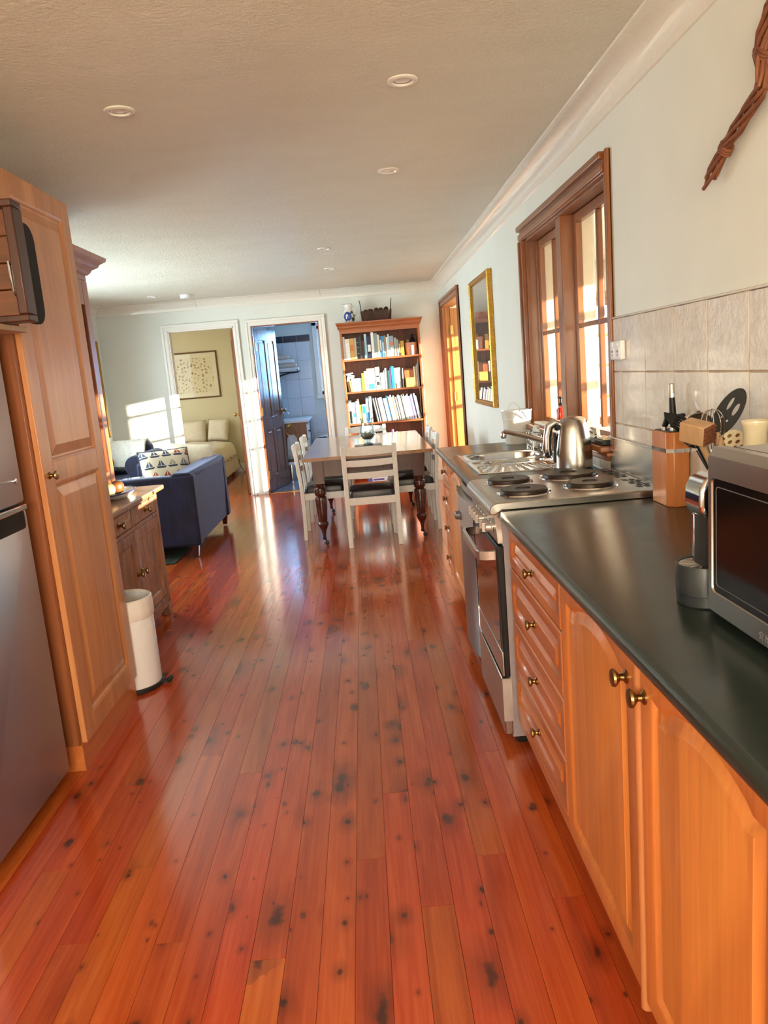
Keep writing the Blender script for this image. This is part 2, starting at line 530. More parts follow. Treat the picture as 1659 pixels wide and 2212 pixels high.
def cushion_mat():
    t = NT('sailing_boat_print')
    v = t.coord((1, 1, 1))
    q = t.n('ShaderNodeVectorMath', operation='MULTIPLY')
    q.inputs[1].default_value = (9.5, 9.5, 9.5)
    t.l(t.n('ShaderNodeTexCoord').outputs['Object'], q.inputs[0])
    sx = t.n('ShaderNodeSeparateXYZ')
    t.l(q.outputs[0], sx.inputs[0])
    row_ = t.math('FLOOR', sx.outputs[2])
    x_ = t.math('ADD', sx.outputs[0], t.math('MULTIPLY', row_, 0.37))
    u = t.math('SUBTRACT', t.math('FRACT', x_), 0.5)
    w = t.math('SUBTRACT', t.math('FRACT', sx.outputs[2]), 0.5)
    au = t.math('ABSOLUTE', u)
    sail = t.math('MULTIPLY', t.math('LESS_THAN', au, t.math('MULTIPLY', t.math('SUBTRACT', 0.42, w), 0.55)), t.math('GREATER_THAN', w, -0.16))
    sail = t.math('MULTIPLY', sail, t.math('GREATER_THAN', au, 0.03))
    hull = t.math('MULTIPLY', t.math('LESS_THAN', au, t.math('ADD', t.math('MULTIPLY', w, 0.8), 0.62)), t.math('LESS_THAN', t.math('ABSOLUTE', t.math('ADD', w, 0.29)), 0.085))
    wnz = t.n('ShaderNodeTexWhiteNoise', noise_dimensions='2D')
    cb = t.n('ShaderNodeCombineXYZ')
    t.l(t.math('FLOOR', x_), cb.inputs[0])
    t.l(row_, cb.inputs[1])
    t.l(cb.outputs[0], wnz.inputs['Vector'])
    pc = t.ramp(wnz.outputs['Value'], [(0.0, lin(44, 54, 78)), (0.45, lin(74, 84, 104)), (0.46, lin(158, 66, 48)), (0.7, lin(158, 66, 48)), (0.71, lin(190, 180, 160)), (1.0, lin(120, 120, 124))])
    c = t.mix(sail, lin(216, 204, 178), pc)
    c = t.mix(hull, c, lin(52, 58, 78))
    t.set(Base_Color=c, Roughness=0.85)
    t.bump(t.noise(v, 300, 3), 0.3, 0.002)
    return t.m
M_BOATS = cushion_mat()
M_RUG = plain('dark_green_rug', lin(40, 50, 42), 0.95, var=0.35, scale=40, bump=0.9, bscale=120)
def tile_mat():
    t = NT('pearly_wall_tile')
    v = t.coord((1, 1, 1), True, False)
    n1 = t.noise(v, 14, 6, 0.65, 0.5)
    n2 = t.noise(v, 45, 5, 0.65, 0.6)
    c = t.ramp(n1, [(0.3, lin(206, 194, 182)), (0.7, lin(224, 216, 206))])
    t.set(Base_Color=c, Roughness=0.17, Coat_Weight=0.5, Coat_Roughness=0.08)
    t.bump(t.math('ADD', t.math('MULTIPLY', n1, 0.8), t.math('MULTIPLY', n2, 0.5)), 0.6, 0.007)
    return t.m
M_TILE = tile_mat()
M_GROUT = plain('tan_grout', lin(196, 170, 142), 0.8)
M_BTILE = plain('bathroom_white_tile', lin(214, 222, 232), 0.12, coat=0.4, var=0.015, bump=0.05, bscale=10)
M_BTDARK = plain('navy_tile', lin(20, 34, 62), 0.15, coat=0.4)
M_BFLOOR = plain('bathroom_floor_tile', lin(118, 132, 160), 0.2, coat=0.3, var=0.06, scale=8)
M_GLASS = glass_pane('clear_glass')
def clear(name, col, rough=0.0):
    t = NT(name)
    t.set(Base_Color=col, Roughness=rough, Transmission_Weight=1.0, IOR=1.45)
    return t.m
def vase_mat():
    t = NT('bluish_blown_glass')
    t.t.nodes.remove(t.b)
    lw = t.n('ShaderNodeLayerWeight')
    lw.inputs['Blend'].default_value = 0.5
    tr = t.n('ShaderNodeBsdfTransparent')
    t.l(t.ramp(lw.outputs['Facing'], [(0.15, (0.90, 0.95, 0.96, 1)), (0.9, (0.42, 0.50, 0.53, 1))]), tr.inputs[0])
    gl = t.n('ShaderNodeBsdfGlossy')
    gl.inputs['Roughness'].default_value = 0.03
    mx = t.n('ShaderNodeMixShader')
    t.l(t.math('ADD', t.math('MULTIPLY', t.math('POWER', lw.outputs['Facing'], 3.0), 0.7), 0.10), mx.inputs[0])
    t.l(tr.outputs[0], mx.inputs[1])
    t.l(gl.outputs[0], mx.inputs[2])
    t.l(mx.outputs[0], t.t.nodes['Material Output'].inputs[0])
    return t.m
M_VASE = vase_mat()
M_GOLD = plain('gilt_frame', lin(158, 118, 44), 0.38, 0.75, var=0.14, scale=60, bump=0.2, bscale=60)
M_BRNFR = plain('brown_frame', lin(104, 70, 34), 0.45)
M_MAT = plain('picture_mount', lin(226, 214, 180), 0.8, var=0.01)
M_SKYLINE = plain('sunroom_cream_paint', lin(238, 230, 206), 0.5, var=0.015)
M_GRASS = plain('pale_gravel', lin(196, 196, 190), 0.95, var=0.08, scale=3)
M_DARKOPEN = plain('dark_cabinet_inside', lin(40, 22, 14), 0.8)
M_LAMP = plain('downlight_reflector', lin(206, 204, 198), 0.25, 0.6)

# ------------------------------------------------------------------ the room shell
XR, YB, ZC = 1.015, 9.34, 2.36      # right wall, back wall, ceiling
def wall(name, axis, a, b, u0, u1, z0, z1, holes, mat):
    """slab between a and b on its thin axis; holes = [(u0,u1,z0,z1)]"""
    m = MB()
    def bx(p, q, r, s):
        if q - p < 1e-4 or s - r < 1e-4: return
        if axis == 'x': m.box(a, b, p, q, r, s)
        else: m.box(p, q, a, b, r, s)
    cur = u0
    for h0, h1, k0, k1 in sorted(holes):
        bx(cur, h0, z0, z1)
        bx(h0, h1, z0, k0)
        bx(h0, h1, k1, z1)
        cur = h1
    bx(cur, u1, z0, z1)
    return struct(name, m, mat)

floor = struct('floor', MB().box(-3.7, XR + 0.1, -1.7, 12.2, -0.12, -0.014), M_DARKGAP)
PITCH = 0.0852
rnd = random.Random(11)
def board(x0, x1, y0, y1):
    g = 0.0005
    cx, cy = (x0 + x1) / 2, (y0 + y1) / 2
    dz = rnd.uniform(-0.0005, 0.0)
    m = MB().box(x0 + g - cx, x1 - g - cx, y0 + g - cy, y1 - g - cy, -0.014, dz)
    build('floorboard', m, M_FLOOR, floor, world=False, loc=(cx, cy, 0))
nrow = int((XR + 3.05) / PITCH) + 1
for i in range(nrow):
    x0 = -3.05 + i * PITCH + 0.02
    x1 = min(x0 + PITCH, XR)
    if x1 - x0 < 0.01: continue
    y = -1.6
    end = 9.39
    first = True
    while y < end - 0.02:
        L = rnd.uniform(2.4, 4.6) if not first else rnd.uniform(1.6, 4.4)
        first = False
        y1 = min(y + L, end)
        if end - y1 < 0.7: y1 = end
        board(x0, x1, y, y1)
        y = y1
for i in range(26):
    x0 = -3.6 + i * PITCH
    board(x0, x0 + PITCH, 9.39, 12.1)

wall_right = wall('wall_right', 'x', XR, XR + 0.10, -1.7, YB + 0.1, 0, 2.5, [(3.125, 4.62, 1.0, 2.05), (7.75, 9.292, 0, 2.05)], M_WALL)
wall_back = wall('wall_back', 'y', YB, YB + 0.1, -3.15, XR, 0, 2.5, [(-2.236, -1.46, 0, 2.032), (-1.257, -0.452, 0, 2.017)], M_WALL)
wall('wall_kitchen_left', 'x', -1.93, -1.85, -1.6, 4.85, 0, 2.5, [], M_WALL)
wall('wall_return', 'y', 4.77, 4.85, -3.05, -1.93, 0, 2.5, [], M_WALL)
wall('wall_living_left', 'x', -3.15, -3.05, 4.85, YB, 0, 2.5, [(5.55, 7.85, 0.85, 2.10)], M_WALL)
wall('wall_rear', 'y', -1.7, -1.6, -1.93, XR, 0, 2.5, [(-1.35, 0.65, 0.85, 2.08)], M_WALL)
ceiling = struct('ceiling', MB().box(-3.15, XR + 0.1, -1.7, YB + 0.1, ZC, ZC + 0.1), M_CEIL)
# bedroom and bathroom shells beyond the back wall
wall('wall_bedroom_back', 'y', 12.03, 12.13, -3.7, -1.32, 0, 2.5, [], M_WALLBED)
wall('wall_bedroom_left', 'x', -3.7, -3.6, YB + 0.1, 12.03, 0, 2.5, [(10.4, 11.4, 1.0, 2.0)], M_WALLBED)
wall('wall_bedroom_right', 'x', -1.40, -1.36, YB + 0.1, 12.03, 0, 2.5, [], M_WALLBED)
wall('wall_bathroom_left', 'x', -1.36, -1.32, YB + 0.1, 11.6, 0, 2.5, [], M_BTILE)
wall('wall_bathroom_right', 'x', 0.2, 0.3, YB + 0.1, 11.6, 0, 2.5, [], M_BTILE)
wall_bath = wall('wall_bathroom_back', 'y', 11.515, 11.6, -1.36, 0.3, 0, 2.5, [(-0.60, -0.02, 1.10, 2.10)], M_WALL)
struct('ceiling_bedroom', MB().box(-3.7, -1.36, YB + 0.1, 12.13, 2.40, 2.5), M_WALLBED)
struct('ceiling_bathroom', MB().box(-1.36, 0.3, YB + 0.1, 11.6, 2.40, 2.5), M_WALL)

# coved cornice with visible joints between its lengths
def cove_prof():
    pts = [(0.0, 2.254), (0.006, 2.258)]
    for i in range(9):
        a = PI / 2 * i / 8
        pts.append((0.105 - 0.098 * math.cos(a), 2.262 + 0.092 * math.sin(a)))
    pts += [(0.110, 2.3595), (0.0, 2.3595)]
    return pts
def cornice(name, axis, base, sign, cuts):
    root = struct(name)
    for c0, c1 in zip(cuts[:-1], cuts[1:]):
        m = MB()
        poly = [(base + sign * p, z) for p, z in cove_prof()]
        if axis == 'y': m.loft([[(x, c0 + 0.0015, z) for x, z in poly], [(x, c1 - 0.0015, z) for x, z in poly]])
        else: m.loft([[(c0 + 0.0015, y, z) for y, z in poly], [(c1 - 0.0015, y, z) for y, z in poly]])
        o = build('cornice_length', m, M_COVE, root, smooth=True)
    return root
cornice('trim_1', 'y', XR, -1, [-1.6, 1.2, 2.62, 2.98, 5.9, 7.3, YB])
cornice('trim_2', 'x', YB, -1, [-3.05, -1.86, -0.4, XR])
cornice('trim_3', 'y', -3.05, 1, [4.85, 7.2, YB])
# baseboards
def base_prof(m, axis, u0, u1, face, sign, h=0.13):
    pr = [(0, 0), (0.018, 0), (0.018, h - 0.02), (0.010, h), (0, h)]
    poly = [(face + sign * p, z) for p, z in pr]
    if axis == 'y': m.loft([[(x, u0, z) for x, z in poly], [(x, u1, z) for x, z in poly]])
    else: m.loft([[(u0, y, z) for y, z in poly], [(u1, y, z) for y, z in poly]])
m = MB()
base_prof(m, 'x', -3.05, -2.325, YB, -1)
base_prof(m, 'x', -0.368, XR, YB, -1)
struct('baseboard_back', m, M_TRIMW)
m = MB()
base_prof(m, 'y', 4.78, 7.655, XR, -1)
base_prof(m, 'y', 9.335, YB, XR, -1)
struct('baseboard_right', m, M_TRIMW)
m = MB()
base_prof(m, 'x', -3.5, -1.4, 12.03, -1)
struct('baseboard_bedroom', m, M_TRIMW)

# ------------------------------------------------------------------ splashback tiles on the right wall, each its own piece
def tile_piece(x0, x1, y0, y1, z0, z1, parent, mat, name='tile', bev=0.002):
    c = ((x0 + x1) / 2, (y0 + y1) / 2, (z0 + z1) / 2)
    m = MB().box(x0, x1, y0, y1, z0, z1)
    return build(name, m, mat, parent, bevel=bev, seg=1, loc=tuple(Vector(c) - wloc(parent)))
TW, G = 0.247, 0.0022
yl = [0.26, 0.51, 0.757, 1.004, 1.251, 1.498, 1.745, 1.992, 2.234, 2.478, 2.728, 2.976, 3.068]
for za, zb in ((1.297, 1.499), (1.093, 1.294), (0.886, 1.090)):
    for ya, yb in zip(yl[:-1], yl[1:]):
        tile_piece(1.006, 1.0155, ya + G, yb - G, za, zb, wall_right, M_TILE)
build('grout_bed', MB().box(1.010, 1.0152, 0.26, 3.070, 0.886, 1.5), M_GROUT, wall_right)
build('tile_edge_strip', MB().box(1.003, 1.0152, 0.26, 3.070, 1.4995, 1.507), M_TILE, wall_right, bevel=0.002)
for ya, yb in ((3.14, 3.42), (3.422, 3.67), (3.672, 3.92), (3.922, 4.17), (4.172, 4.42), (4.422, 4.64)):
    tile_piece(1.006, 1.0155, ya, yb - 0.003, 0.884, 0.925, wall_right, M_TILE, 'strip_tile')

# ------------------------------------------------------------------ window over the sink (window_1): timber casing, two sashes
win = struct('window_1', loc=(XR, 3.9, 1.0))
def casing_profile_y(m, y0, y1, z0, z1, xf, w, side):
    pass
m = MB()                                                     # moulded casing: flat, bead and outer fillet in three layers
for (o, i, t) in ((0.085, 0.0, 0.016), (0.085, 0.055, 0.030), (0.030, 0.004, 0.022)):
    m.box(XR - t, XR, 4.62 + i, 4.62 + o, 0.985, 2.05)
    m.box(XR - t * 0.65, XR, 3.125 - o * 0.62 - 0.001, 3.125 - i * 0.62 + 0.001, 0.985, 2.1355)
build('casing', m, M_WIN, win, bevel=0.004)
m = MB()
for (o, i, t) in ((0.085, 0.0, 0.016), (0.085, 0.055, 0.036), (0.040, 0.006, 0.026)):
    m.box(XR - t, XR, 3.125 - 0.012, 4.62 + 0.085, 2.05 + i, 2.05 + o)
build('head_casing', m, M_WINH, win, bevel=0.005)
m = MB()
m.box(XR - 0.002, XR + 0.100, 4.608, 4.632, 0.99, 2.06)
m.box(XR - 0.002, XR + 0.100, 3.115, 3.137, 0.99, 2.06)
m.box(XR - 0.002, XR + 0.100, 3.115, 4.632, 2.038, 2.062)
m.box(XR + 0.05, XR + 0.065, 4.59, 4.61, 1.0, 2.04)          # sash stops
m.box(XR + 0.05, XR + 0.065, 3.136, 3.146, 1.0, 2.04)
build('jamb', m, M_WIN, win, bevel=0.002)
build('mullion', MB().box(XR + 0.004, XR + 0.100, 3.855, 3.945, 0.99, 2.04), M_WIN, win, bevel=0.004)
m = MB().box(XR - 0.055, XR + 0.125, 3.13, 4.71, 0.965, 0.992)
build('sill', m, M_WINH, win, bevel=0.006)
m = MB().box(XR - 0.020, XR, 3.15, 4.70, 0.926, 0.964)
m.box(XR - 0.032, XR, 3.12, 4.705, 0.948, 0.965)
build('apron', m, M_WINH, win, bevel=0.004)
def sash(y0, y1, root):
    z0, z1, s, xa, xb = 0.995, 2.036, 0.044, XR + 0.064, XR + 0.098
    m = MB()
    m.box(xa, xb, y0, y0 + s, z0, z1).box(xa, xb, y1 - s, y1, z0, z1)
    m.box(xa, xb, y0 + s, y1 - s, z1 - s, z1).box(xa, xb, y0 + s, y1 - s, z0, z0 + 0.030)
    o = build('sash', m, M_WIN, root, bevel=0.004)
    yc, zc, b = (y0 + y1) / 2, 1.512, 0.011
    build('glazing_bar', MB().box(xa + 0.004, xb - 0.004, yc - b, yc + b, z0 + s, z1 - s).box(xa + 0.005, xb - 0.005, y0 + s, y1 - s, zc - b, zc + b), M_WIN, o, bevel=0.003)
    for pa, pb in ((y0 + s - 0.004, yc - b + 0.004), (yc + b - 0.004, y1 - s + 0.004)):
        for qa, qb in ((z0 + 0.026, zc - b + 0.004), (zc + b - 0.004, z1 - s + 0.004)):
            build('pane', MB().box(XR + 0.080, XR + 0.083, pa, pb, qa, qb), M_GLASS, o)
    return o
m = MB()
for a, b in ((3.10, 3.145), (3.838, 3.962), (4.596, 4.66)):
    m.box(XR + 0.1005, XR + 0.165, a, b, 0.98, 2.09)
m.box(XR + 0.1005, XR + 0.165, 3.10, 4.66, 2.03, 2.09).box(XR + 0.1005, XR + 0.19, 3.10, 4.66, 0.95, 1.012)
build('outer_trim', m, M_SKYLINE, win, bevel=0.003)
sash(3.139, 3.853, win)
sash(3.947, 4.606, win)

# unseen windows, left and rear ones added for fill; bathroom one is in view
def plain_window(name, axis, plane, u0, u1, z0, z1, mat, nu=3):
    root = struct(name, loc=(plane, (u0 + u1) / 2, z0) if axis == 'x' else ((u0 + u1) / 2, plane, z0))
    t = 0.05
    m = MB()
    def bx(mm, a, b, c, d, lo=-0.03, hi=0.03):
        if axis == 'x': mm.box(plane + lo, plane + hi, a, b, c, d)
        else: mm.box(a, b, plane + lo, plane + hi, c, d)
    bx(m, u0, u0 + t, z0, z1)
    bx(m, u1 - t, u1, z0, z1)
    bx(m, u0, u1, z0, z0 + t)
    bx(m, u0, u1, z1 - t, z1)
    build('frame', m, mat, root, bevel=0.003)
    st = (u1 - u0) / nu
    for k in range(nu):
        if k:
            m = MB()
            bx(m, u0 + k * st - 0.015, u0 + k * st + 0.015, z0 + t, z1 - t, -0.02, 0.02)
            build('mullion', m, mat, root)
        m = MB()
        bx(m, u0 + k * st + 0.012, u0 + (k + 1) * st - 0.012, z0 + t - 0.004, z1 - t + 0.004, -0.002, 0.002)
        build('pane', m, M_GLASS, root)
    return root
plain_window('window_2', 'x', -3.10, 5.55, 7.85, 0.85, 2.10, M_TRIMW)  # unseen left window, added to pass the living room fill lamp
plain_window('window_3', 'y', -1.65, -1.35, 0.65, 0.85, 2.08, M_WIN)  # unseen rear window, added to pass the warm fill lamp
plain_window('window_4', 'x', -3.65, 10.4, 11.4, 1.0, 2.0, M_TRIMW, 2)
wb = plain_window('window_5', 'y', 11.555, -0.60, -0.02, 1.10, 2.10, M_TRIMW, 2)
m = MB()
for k in (1.35, 1.6, 1.85):
    m.box(-0.56, -0.06, 11.54, 11.57, k - 0.009, k + 0.009)
build('glazing_bar', m, M_TRIMW, wb)
m = MB()
m.box(-0.665, -0.595, 11.475, 11.52, 1.05, 2.16).box(-0.025, 0.045, 11.475, 11.52, 1.05, 2.16).box(-0.665, 0.045, 11.475, 11.52, 2.095, 2.165).box(-0.68, 0.06, 11.455, 11.52, 1.045, 1.105)
build('casing', m, M_TRIMW, wb, bevel=0.006)

# ------------------------------------------------------------------ doorways in the back wall (door_1 bedroom, door_2 bathroom)
def white_casing(m, x0, x1, zh, w0=0.078, w1=0.078):
    for (o, i, t) in ((1.0, 0.0, 0.014), (1.0, 0.62, 0.026), (0.42, 0.12, 0.019)):
        m.box(x0 - w0 * o, x0 - w0 * i, YB - t, YB, 0, zh + 0.072 * i)
        m.box(x1 + w1 * i, x1 + w1 * o, YB - t, YB, 0, zh + 0.072 * i)
        m.box(x0 - w0 * o, x1 + w1 * o, YB - t, YB, zh + 0.072 * i, zh + 0.072 * o)
def jambs(m, x0, x1, zh):
    m.box(x0 - 0.001, x0 + 0.012, YB - 0.004, YB + 0.104, 0, zh)
    m.box(x1 - 0.012, x1 + 0.001, YB - 0.004, YB + 0.104, 0, zh)
    m.box(x0, x1, YB - 0.004, YB + 0.104, zh - 0.012, zh + 0.001)
def panel_leaf(root, hinge, ang, w, h, mat, panels, knob_mat, hinge_mat, knob_side=(1, -1), hz=(0.22, 1.0, 1.78)):
    """panelled door leaf; local x along its width from the hinge, local y its thickness"""
    t = 0.036
    hloc = Vector(hinge) - wloc(root)
    xs = [0.0] + [v for p in panels for v in (p[0], p[1])] + [w]
    m = MB()
    zs = sorted(set([p[2] for p in panels] + [p[3] for p in panels]))
    x_l = min(p[0] for p in panels)
    x_r = max(p[1] for p in panels)
    m.box(0, x_l, 0, t, 0.008, h).box(x_r, w, 0, t, 0.008, h)
    mids = sorted(set((p[0], p[1]) for p in panels))
    m.box(x_l, x_r, 0, t, 0.008, zs[0]).box(x_l, x_r, 0, t, zs[-1], h)
    if len(zs) == 4: m.box(x_l, x_r, 0, t, zs[1], zs[2])
    if len(mids) == 2:
        m.box(mids[0][1], mids[1][0], 0, t, zs[0], zs[1])
        if len(zs) == 4: m.box(mids[0][1], mids[1][0], 0, t, zs[2], zs[3])
    leaf = build('door_leaf', m, mat, root, bevel=0.003, seg=1, world=False, loc=hloc, rot=(0, 0, ang))
    for a, b, c, d in panels:
        q = MB()
        for (i, y0, y1) in ((-0.004, 0.012, t - 0.012), (0.026, 0.005, t - 0.005)):
            q.box(a + i, b - i, y0, y1, c + i, d - i)
        build('panel', q, mat, leaf, bevel=0.006, seg=2, world=False)
    for s in knob_side:
        k = MB()
        y = t if s > 0 else 0.0
        prof = [(0.026, 0.0), (0.026, 0.006), (0.010, 0.010), (0.009, 0.030), (0.020, 0.036), (0.027, 0.048), (0.024, 0.060), (0.010, 0.066)]
        k.lathe([(r, y + s * q_) for r, q_ in prof], (w - 0.065, 0, 0.97), 'y', 16)
        build('knob', k, knob_mat, leaf, smooth=True, world=False)
    for z in hz:
        k = MB().box(-0.004, 0.034, -0.003, 0.0005, z - 0.05, z + 0.05)
        k.lathe([(0.006, z - 0.052), (0.006, z + 0.052)], (-0.004, -0.004, 0), 'z', 8)
        build('hinge', k, hinge_mat, leaf, world=False)
    return leaf
d1 = struct('door_1', loc=(-1.85, YB, 0))
m = MB()
white_casing(m, -2.236, -1.46, 2.032, 0.078, 0.062)
build('casing', m, M_TRIMW, d1, bevel=0.003)
m = MB()
jambs(m, -2.236, -1.46, 2.032)
build('jamb', m, M_TRIMW, d1)
fp = [(0.10, 0.335, 0.20, 0.78), (0.425, 0.66, 0.20, 0.78), (0.10, 0.335, 0.92, 1.90), (0.425, 0.66, 0.92, 1.90)]
panel_leaf(d1, (-1.474, 9.445, 0), math.radians(100.5), 0.77, 2.012, M_OAK, fp, M_BRASSL, M_BRASSL)
d2 = struct('door_2', loc=(-0.85, YB, 0))
m = MB()
white_casing(m, -1.257, -0.452, 2.017, 0.062, 0.078)
build('casing', m, M_TRIMW, d2, bevel=0.003)
m = MB()
jambs(m, -1.257, -0.452, 2.017)
build('jamb', m, M_OAK, d2)
fp2 = [(0.10, 0.345, 0.20, 0.76), (0.435, 0.68, 0.20, 0.76), (0.10, 0.345, 0.92, 1.86), (0.435, 0.68, 0.92, 1.86)]
panel_leaf(d2, (-1.243, 9.447, 0), math.radians(77), 0.78, 1.998, M_DOORD, fp2, M_BRASS, M_BRASSL)
build('threshold', MB().box(-1.257, -0.452, YB + 0.03, YB + 0.105, -0.012, 0.004), M_BRASSL, d2)

# ------------------------------------------------------------------ doorway to the sunroom in the right wall (door_3)
d3 = struct('door_3', loc=(XR, 8.5, 0))
m = MB()
for (o, i, t) in ((0.085, 0.0, 0.016), (0.085, 0.055, 0.030), (0.035, 0.006, 0.022)):
    m.box(XR - t, XR, 7.75 - o, 7.75 - i, 0, 2.05 + i)
    m.box(XR - t, XR, 9.25 + i, 9.25 + o, 0, 2.05 + i)
    m.box(XR - t, XR, 7.75 - o, 9.25 + o, 2.05 + i, 2.05 + o)
build('casing', m, M_OAK, d3, bevel=0.004)
m = MB()
m.box(XR - 0.002, XR + 0.125, 7.735, 7.755, 0, 2.055).box(XR - 0.002, XR + 0.080, 9.245, 9.293, 0, 2.055).box(XR - 0.002, XR + 0.125, 7.755, 9.293, 2.04, 2.06)
m.box(XR + 0.030, XR + 0.052, 9.220, 9.246, 0, 2.04)
build('jamb', m, M_JAMB, d3)
def glazed_leaf(root, hinge, ang, w):
    hloc = Vector(hinge) - wloc(root)
    t, s, h = 0.040, 0.10, 2.03
    m = MB().box(0, s, 0, t, 0.008, h).box(w - s, w, 0, t, 0.008, h).box(s, w - s, 0, t, 0.008, 0.22).box(s, w - s, 0, t, h - 0.11, h)
    leaf = build('door_leaf', m, M_JAMB, root, bevel=0.003, seg=1, world=False, loc=hloc, rot=(0, 0, ang))
    zs = [0.22, 0.58, 0.94, 1.30, 1.66, h - 0.11]
    for a, b in zip(zs[:-1], zs[1:]):
        build('pane', MB().box(s - 0.004, w - s + 0.004, t / 2 - 0.002, t / 2 + 0.002, a - 0.004, b + 0.004), M_GLASS, leaf, world=False)
    for z in zs[1:-1]:
        build('glazing_bar', MB().box(s, w - s, 0.006, t - 0.006, z - 0.012, z + 0.012), M_OAK, leaf, world=False)
    for z in (0.25, 1.0, 1.78):
        k = MB().box(0.0, 0.03, -0.003, 0.0005, z - 0.05, z + 0.05).lathe([(0.007, z - 0.052), (0.007, z + 0.052)], (-0.002, -0.005, 0), 'z', 8)
        build('hinge', k, M_BRASSL, leaf, world=False)
    return leaf
glazed_leaf(d3, (XR + 0.086, 9.231, 0), math.radians(0.5), 0.74)

# ------------------------------------------------------------------ the glazed sunroom beyond the right wall
SX = 3.3
struct('floor_sunroom', MB().box(XR + 0.1, SX + 0.1, -1.7, 10.05, -0.14, -0.004), plain('sunroom_floor', lin(170, 130, 92), 0.4, var=0.05))
sc_ = struct('ceiling_sunroom', MB().box(XR + 0.1, SX + 0.1, -1.7, 10.05, 2.52, 2.6), M_SKYLINE)
for i in range(14):
    build('lining_board', MB().box(XR + 0.12 + i * 0.155, XR + 0.268 + i * 0.155, -1.6, 9.94, 2.508, 2.521), M_SKYLINE, sc_)
so = struct('wall_sunroom_outer', MB().box(SX, SX + 0.08, -1.7, 10.05, -0.1, 0.62).box(SX, SX + 0.08, -1.7, 10.05, 1.975, 2.55), M_SKYLINE)
struct('wall_sunroom_near', MB().box(XR + 0.1, SX + 0.08, -1.78, -1.7, 0, 2.55), M_SKYLINE)
posts = [-1.66, 0.2, 1.75, 4.35, 6.25, 8.75, 10.0]
for i, (a, b) in enumerate(zip(posts[:-1], posts[1:])):
    wroot = struct('window_%d' % (6 + i), loc=(SX + 0.04, (a + b) / 2, 0.62))
    build('frame', MB().box(SX + 0.005, SX + 0.075, a - 0.03, a + 0.03, 0.62, 1.975).box(SX + 0.005, SX + 0.075, b - 0.03, b + 0.03, 0.62, 1.975), M_SUNT, wroot)
    zz = [0.62, 1.15, 1.49, 1.83, 1.975]
    for q in zz[1:-1]:
        build('glazing_bar', MB().box(SX + 0.02, SX + 0.06, a + 0.03, b - 0.03, q - 0.021, q + 0.021), M_SUNT, wroot)
    for q, r in zip(zz[:-1], zz[1:]):
        build('pane', MB().box(SX + 0.038, SX + 0.042, a + 0.02, b - 0.02, q, r), M_GLASS, wroot)
# far end of the sunroom: weatherboards above a timber window
we = struct('wall_sunroom_end', MB().box(XR + 0.1, SX + 0.08, 9.985, 10.05, 0, 0.5).box(XR + 0.1, 2.30, 9.985, 10.05, 0.5, 2.55).box(2.30, SX + 0.08, 9.985, 10.05, 2.10, 2.55), M_SKYLINE)
for k in range(4):
    z = 2.11 + k * 0.105
    poly = [(9.985, z), (9.955, z), (9.975, z + 0.108), (9.985, z + 0.108)]
    build('weatherboard', MB().prism(poly, 'x', XR + 0.1, SX), M_SKYLINE, we)
for k in range(20):
    z = 0.02 + k * 0.105
    poly = [(9.985, z), (9.955, z), (9.975, z + 0.108), (9.985, z + 0.108)]
    build('weatherboard', MB().prism(poly, 'x', XR + 0.1, 2.22), M_SKYLINE, we)
wroot = struct('window_12', loc=(2.8, 9.98, 0.5))
m = MB().box(2.22, 2.34, 9.94, 10.0, 0.48, 2.14).box(2.34, SX, 9.94, 10.0, 1.96, 2.14).box(2.34, SX, 9.94, 10.0, 0.46, 0.55).box(2.34, SX, 9.925, 9.99, 2.05, 2.07)
build('frame', m, M_SUNT, wroot, bevel=0.004)
zz = [0.55, 0.81, 1.21, 1.59, 1.96]
for q in zz[1:-1]:
    build('glazing_bar', MB().box(2.34, SX, 9.955, 9.99, q - 0.018, q + 0.018), M_SUNT, wroot)
build('glazing_post', MB().box(2.80, 2.835, 9.953, 9.992, 0.55, 1.96), M_SUNT, wroot)
for q, r in zip(zz[:-1], zz[1:]):
    for a, b in ((2.335, 2.805), (2.83, SX)):
        build('pane', MB().box(a, b, 9.972, 9.975, q, r), M_GLASS, wroot)
# outer face of the kitchen wall seen through the panes
tw = struct('trim_4')
for y in (5.0, 5.35, 7.55):
    build('wall_batten', MB().box(XR + 0.1, XR + 0.14, y, y + 0.06, 0, 2.5), M_SKYLINE, tw)
struct('ground', MB().box(-40, 60, -40, 60, -0.5, -0.3), M_GRASS)

# ------------------------------------------------------------------ bathroom tiling
fb = struct('floor_bathroom', MB().box(-1.32, 0.2, YB + 0.1, 11.515, -0.02, -0.006), M_GROUT)
for i in range(5):
    for j in range(7):
        x0, y0 = -1.32 + i * 0.304, YB + 0.105 + j * 0.304
        x1, y1 = min(x0 + 0.3, 0.198), min(y0 + 0.3, 11.51)
        tile_piece(x0, x1, y0, y1, -0.01, 0.001, fb, M_BFLOOR, 'floor_tile', 0.001)
zt = 0.0
rows = [k * 0.27 for k in range(8)]
for j in range(7):
    for i in range(7):
        x0, x1 = -1.318 + i * 0.2, -1.318 + (i + 1) * 0.2 - 0.003
        z0, z1 = rows[j], rows[j + 1] - 0.003
        if x1 > -0.66 and z1 > 1.05: continue
        tile_piece(x0, x1, 11.505, 11.516, z0, z1, wall_bath, M_BTILE, 'tile')
for i in range(3):
    x0 = -1.295 + i * 0.197
    tile_piece(x0, x0 + 0.191, 11.500, 11.516, 1.893, 1.985, wall_bath, M_BTDARK, 'navy_tile')

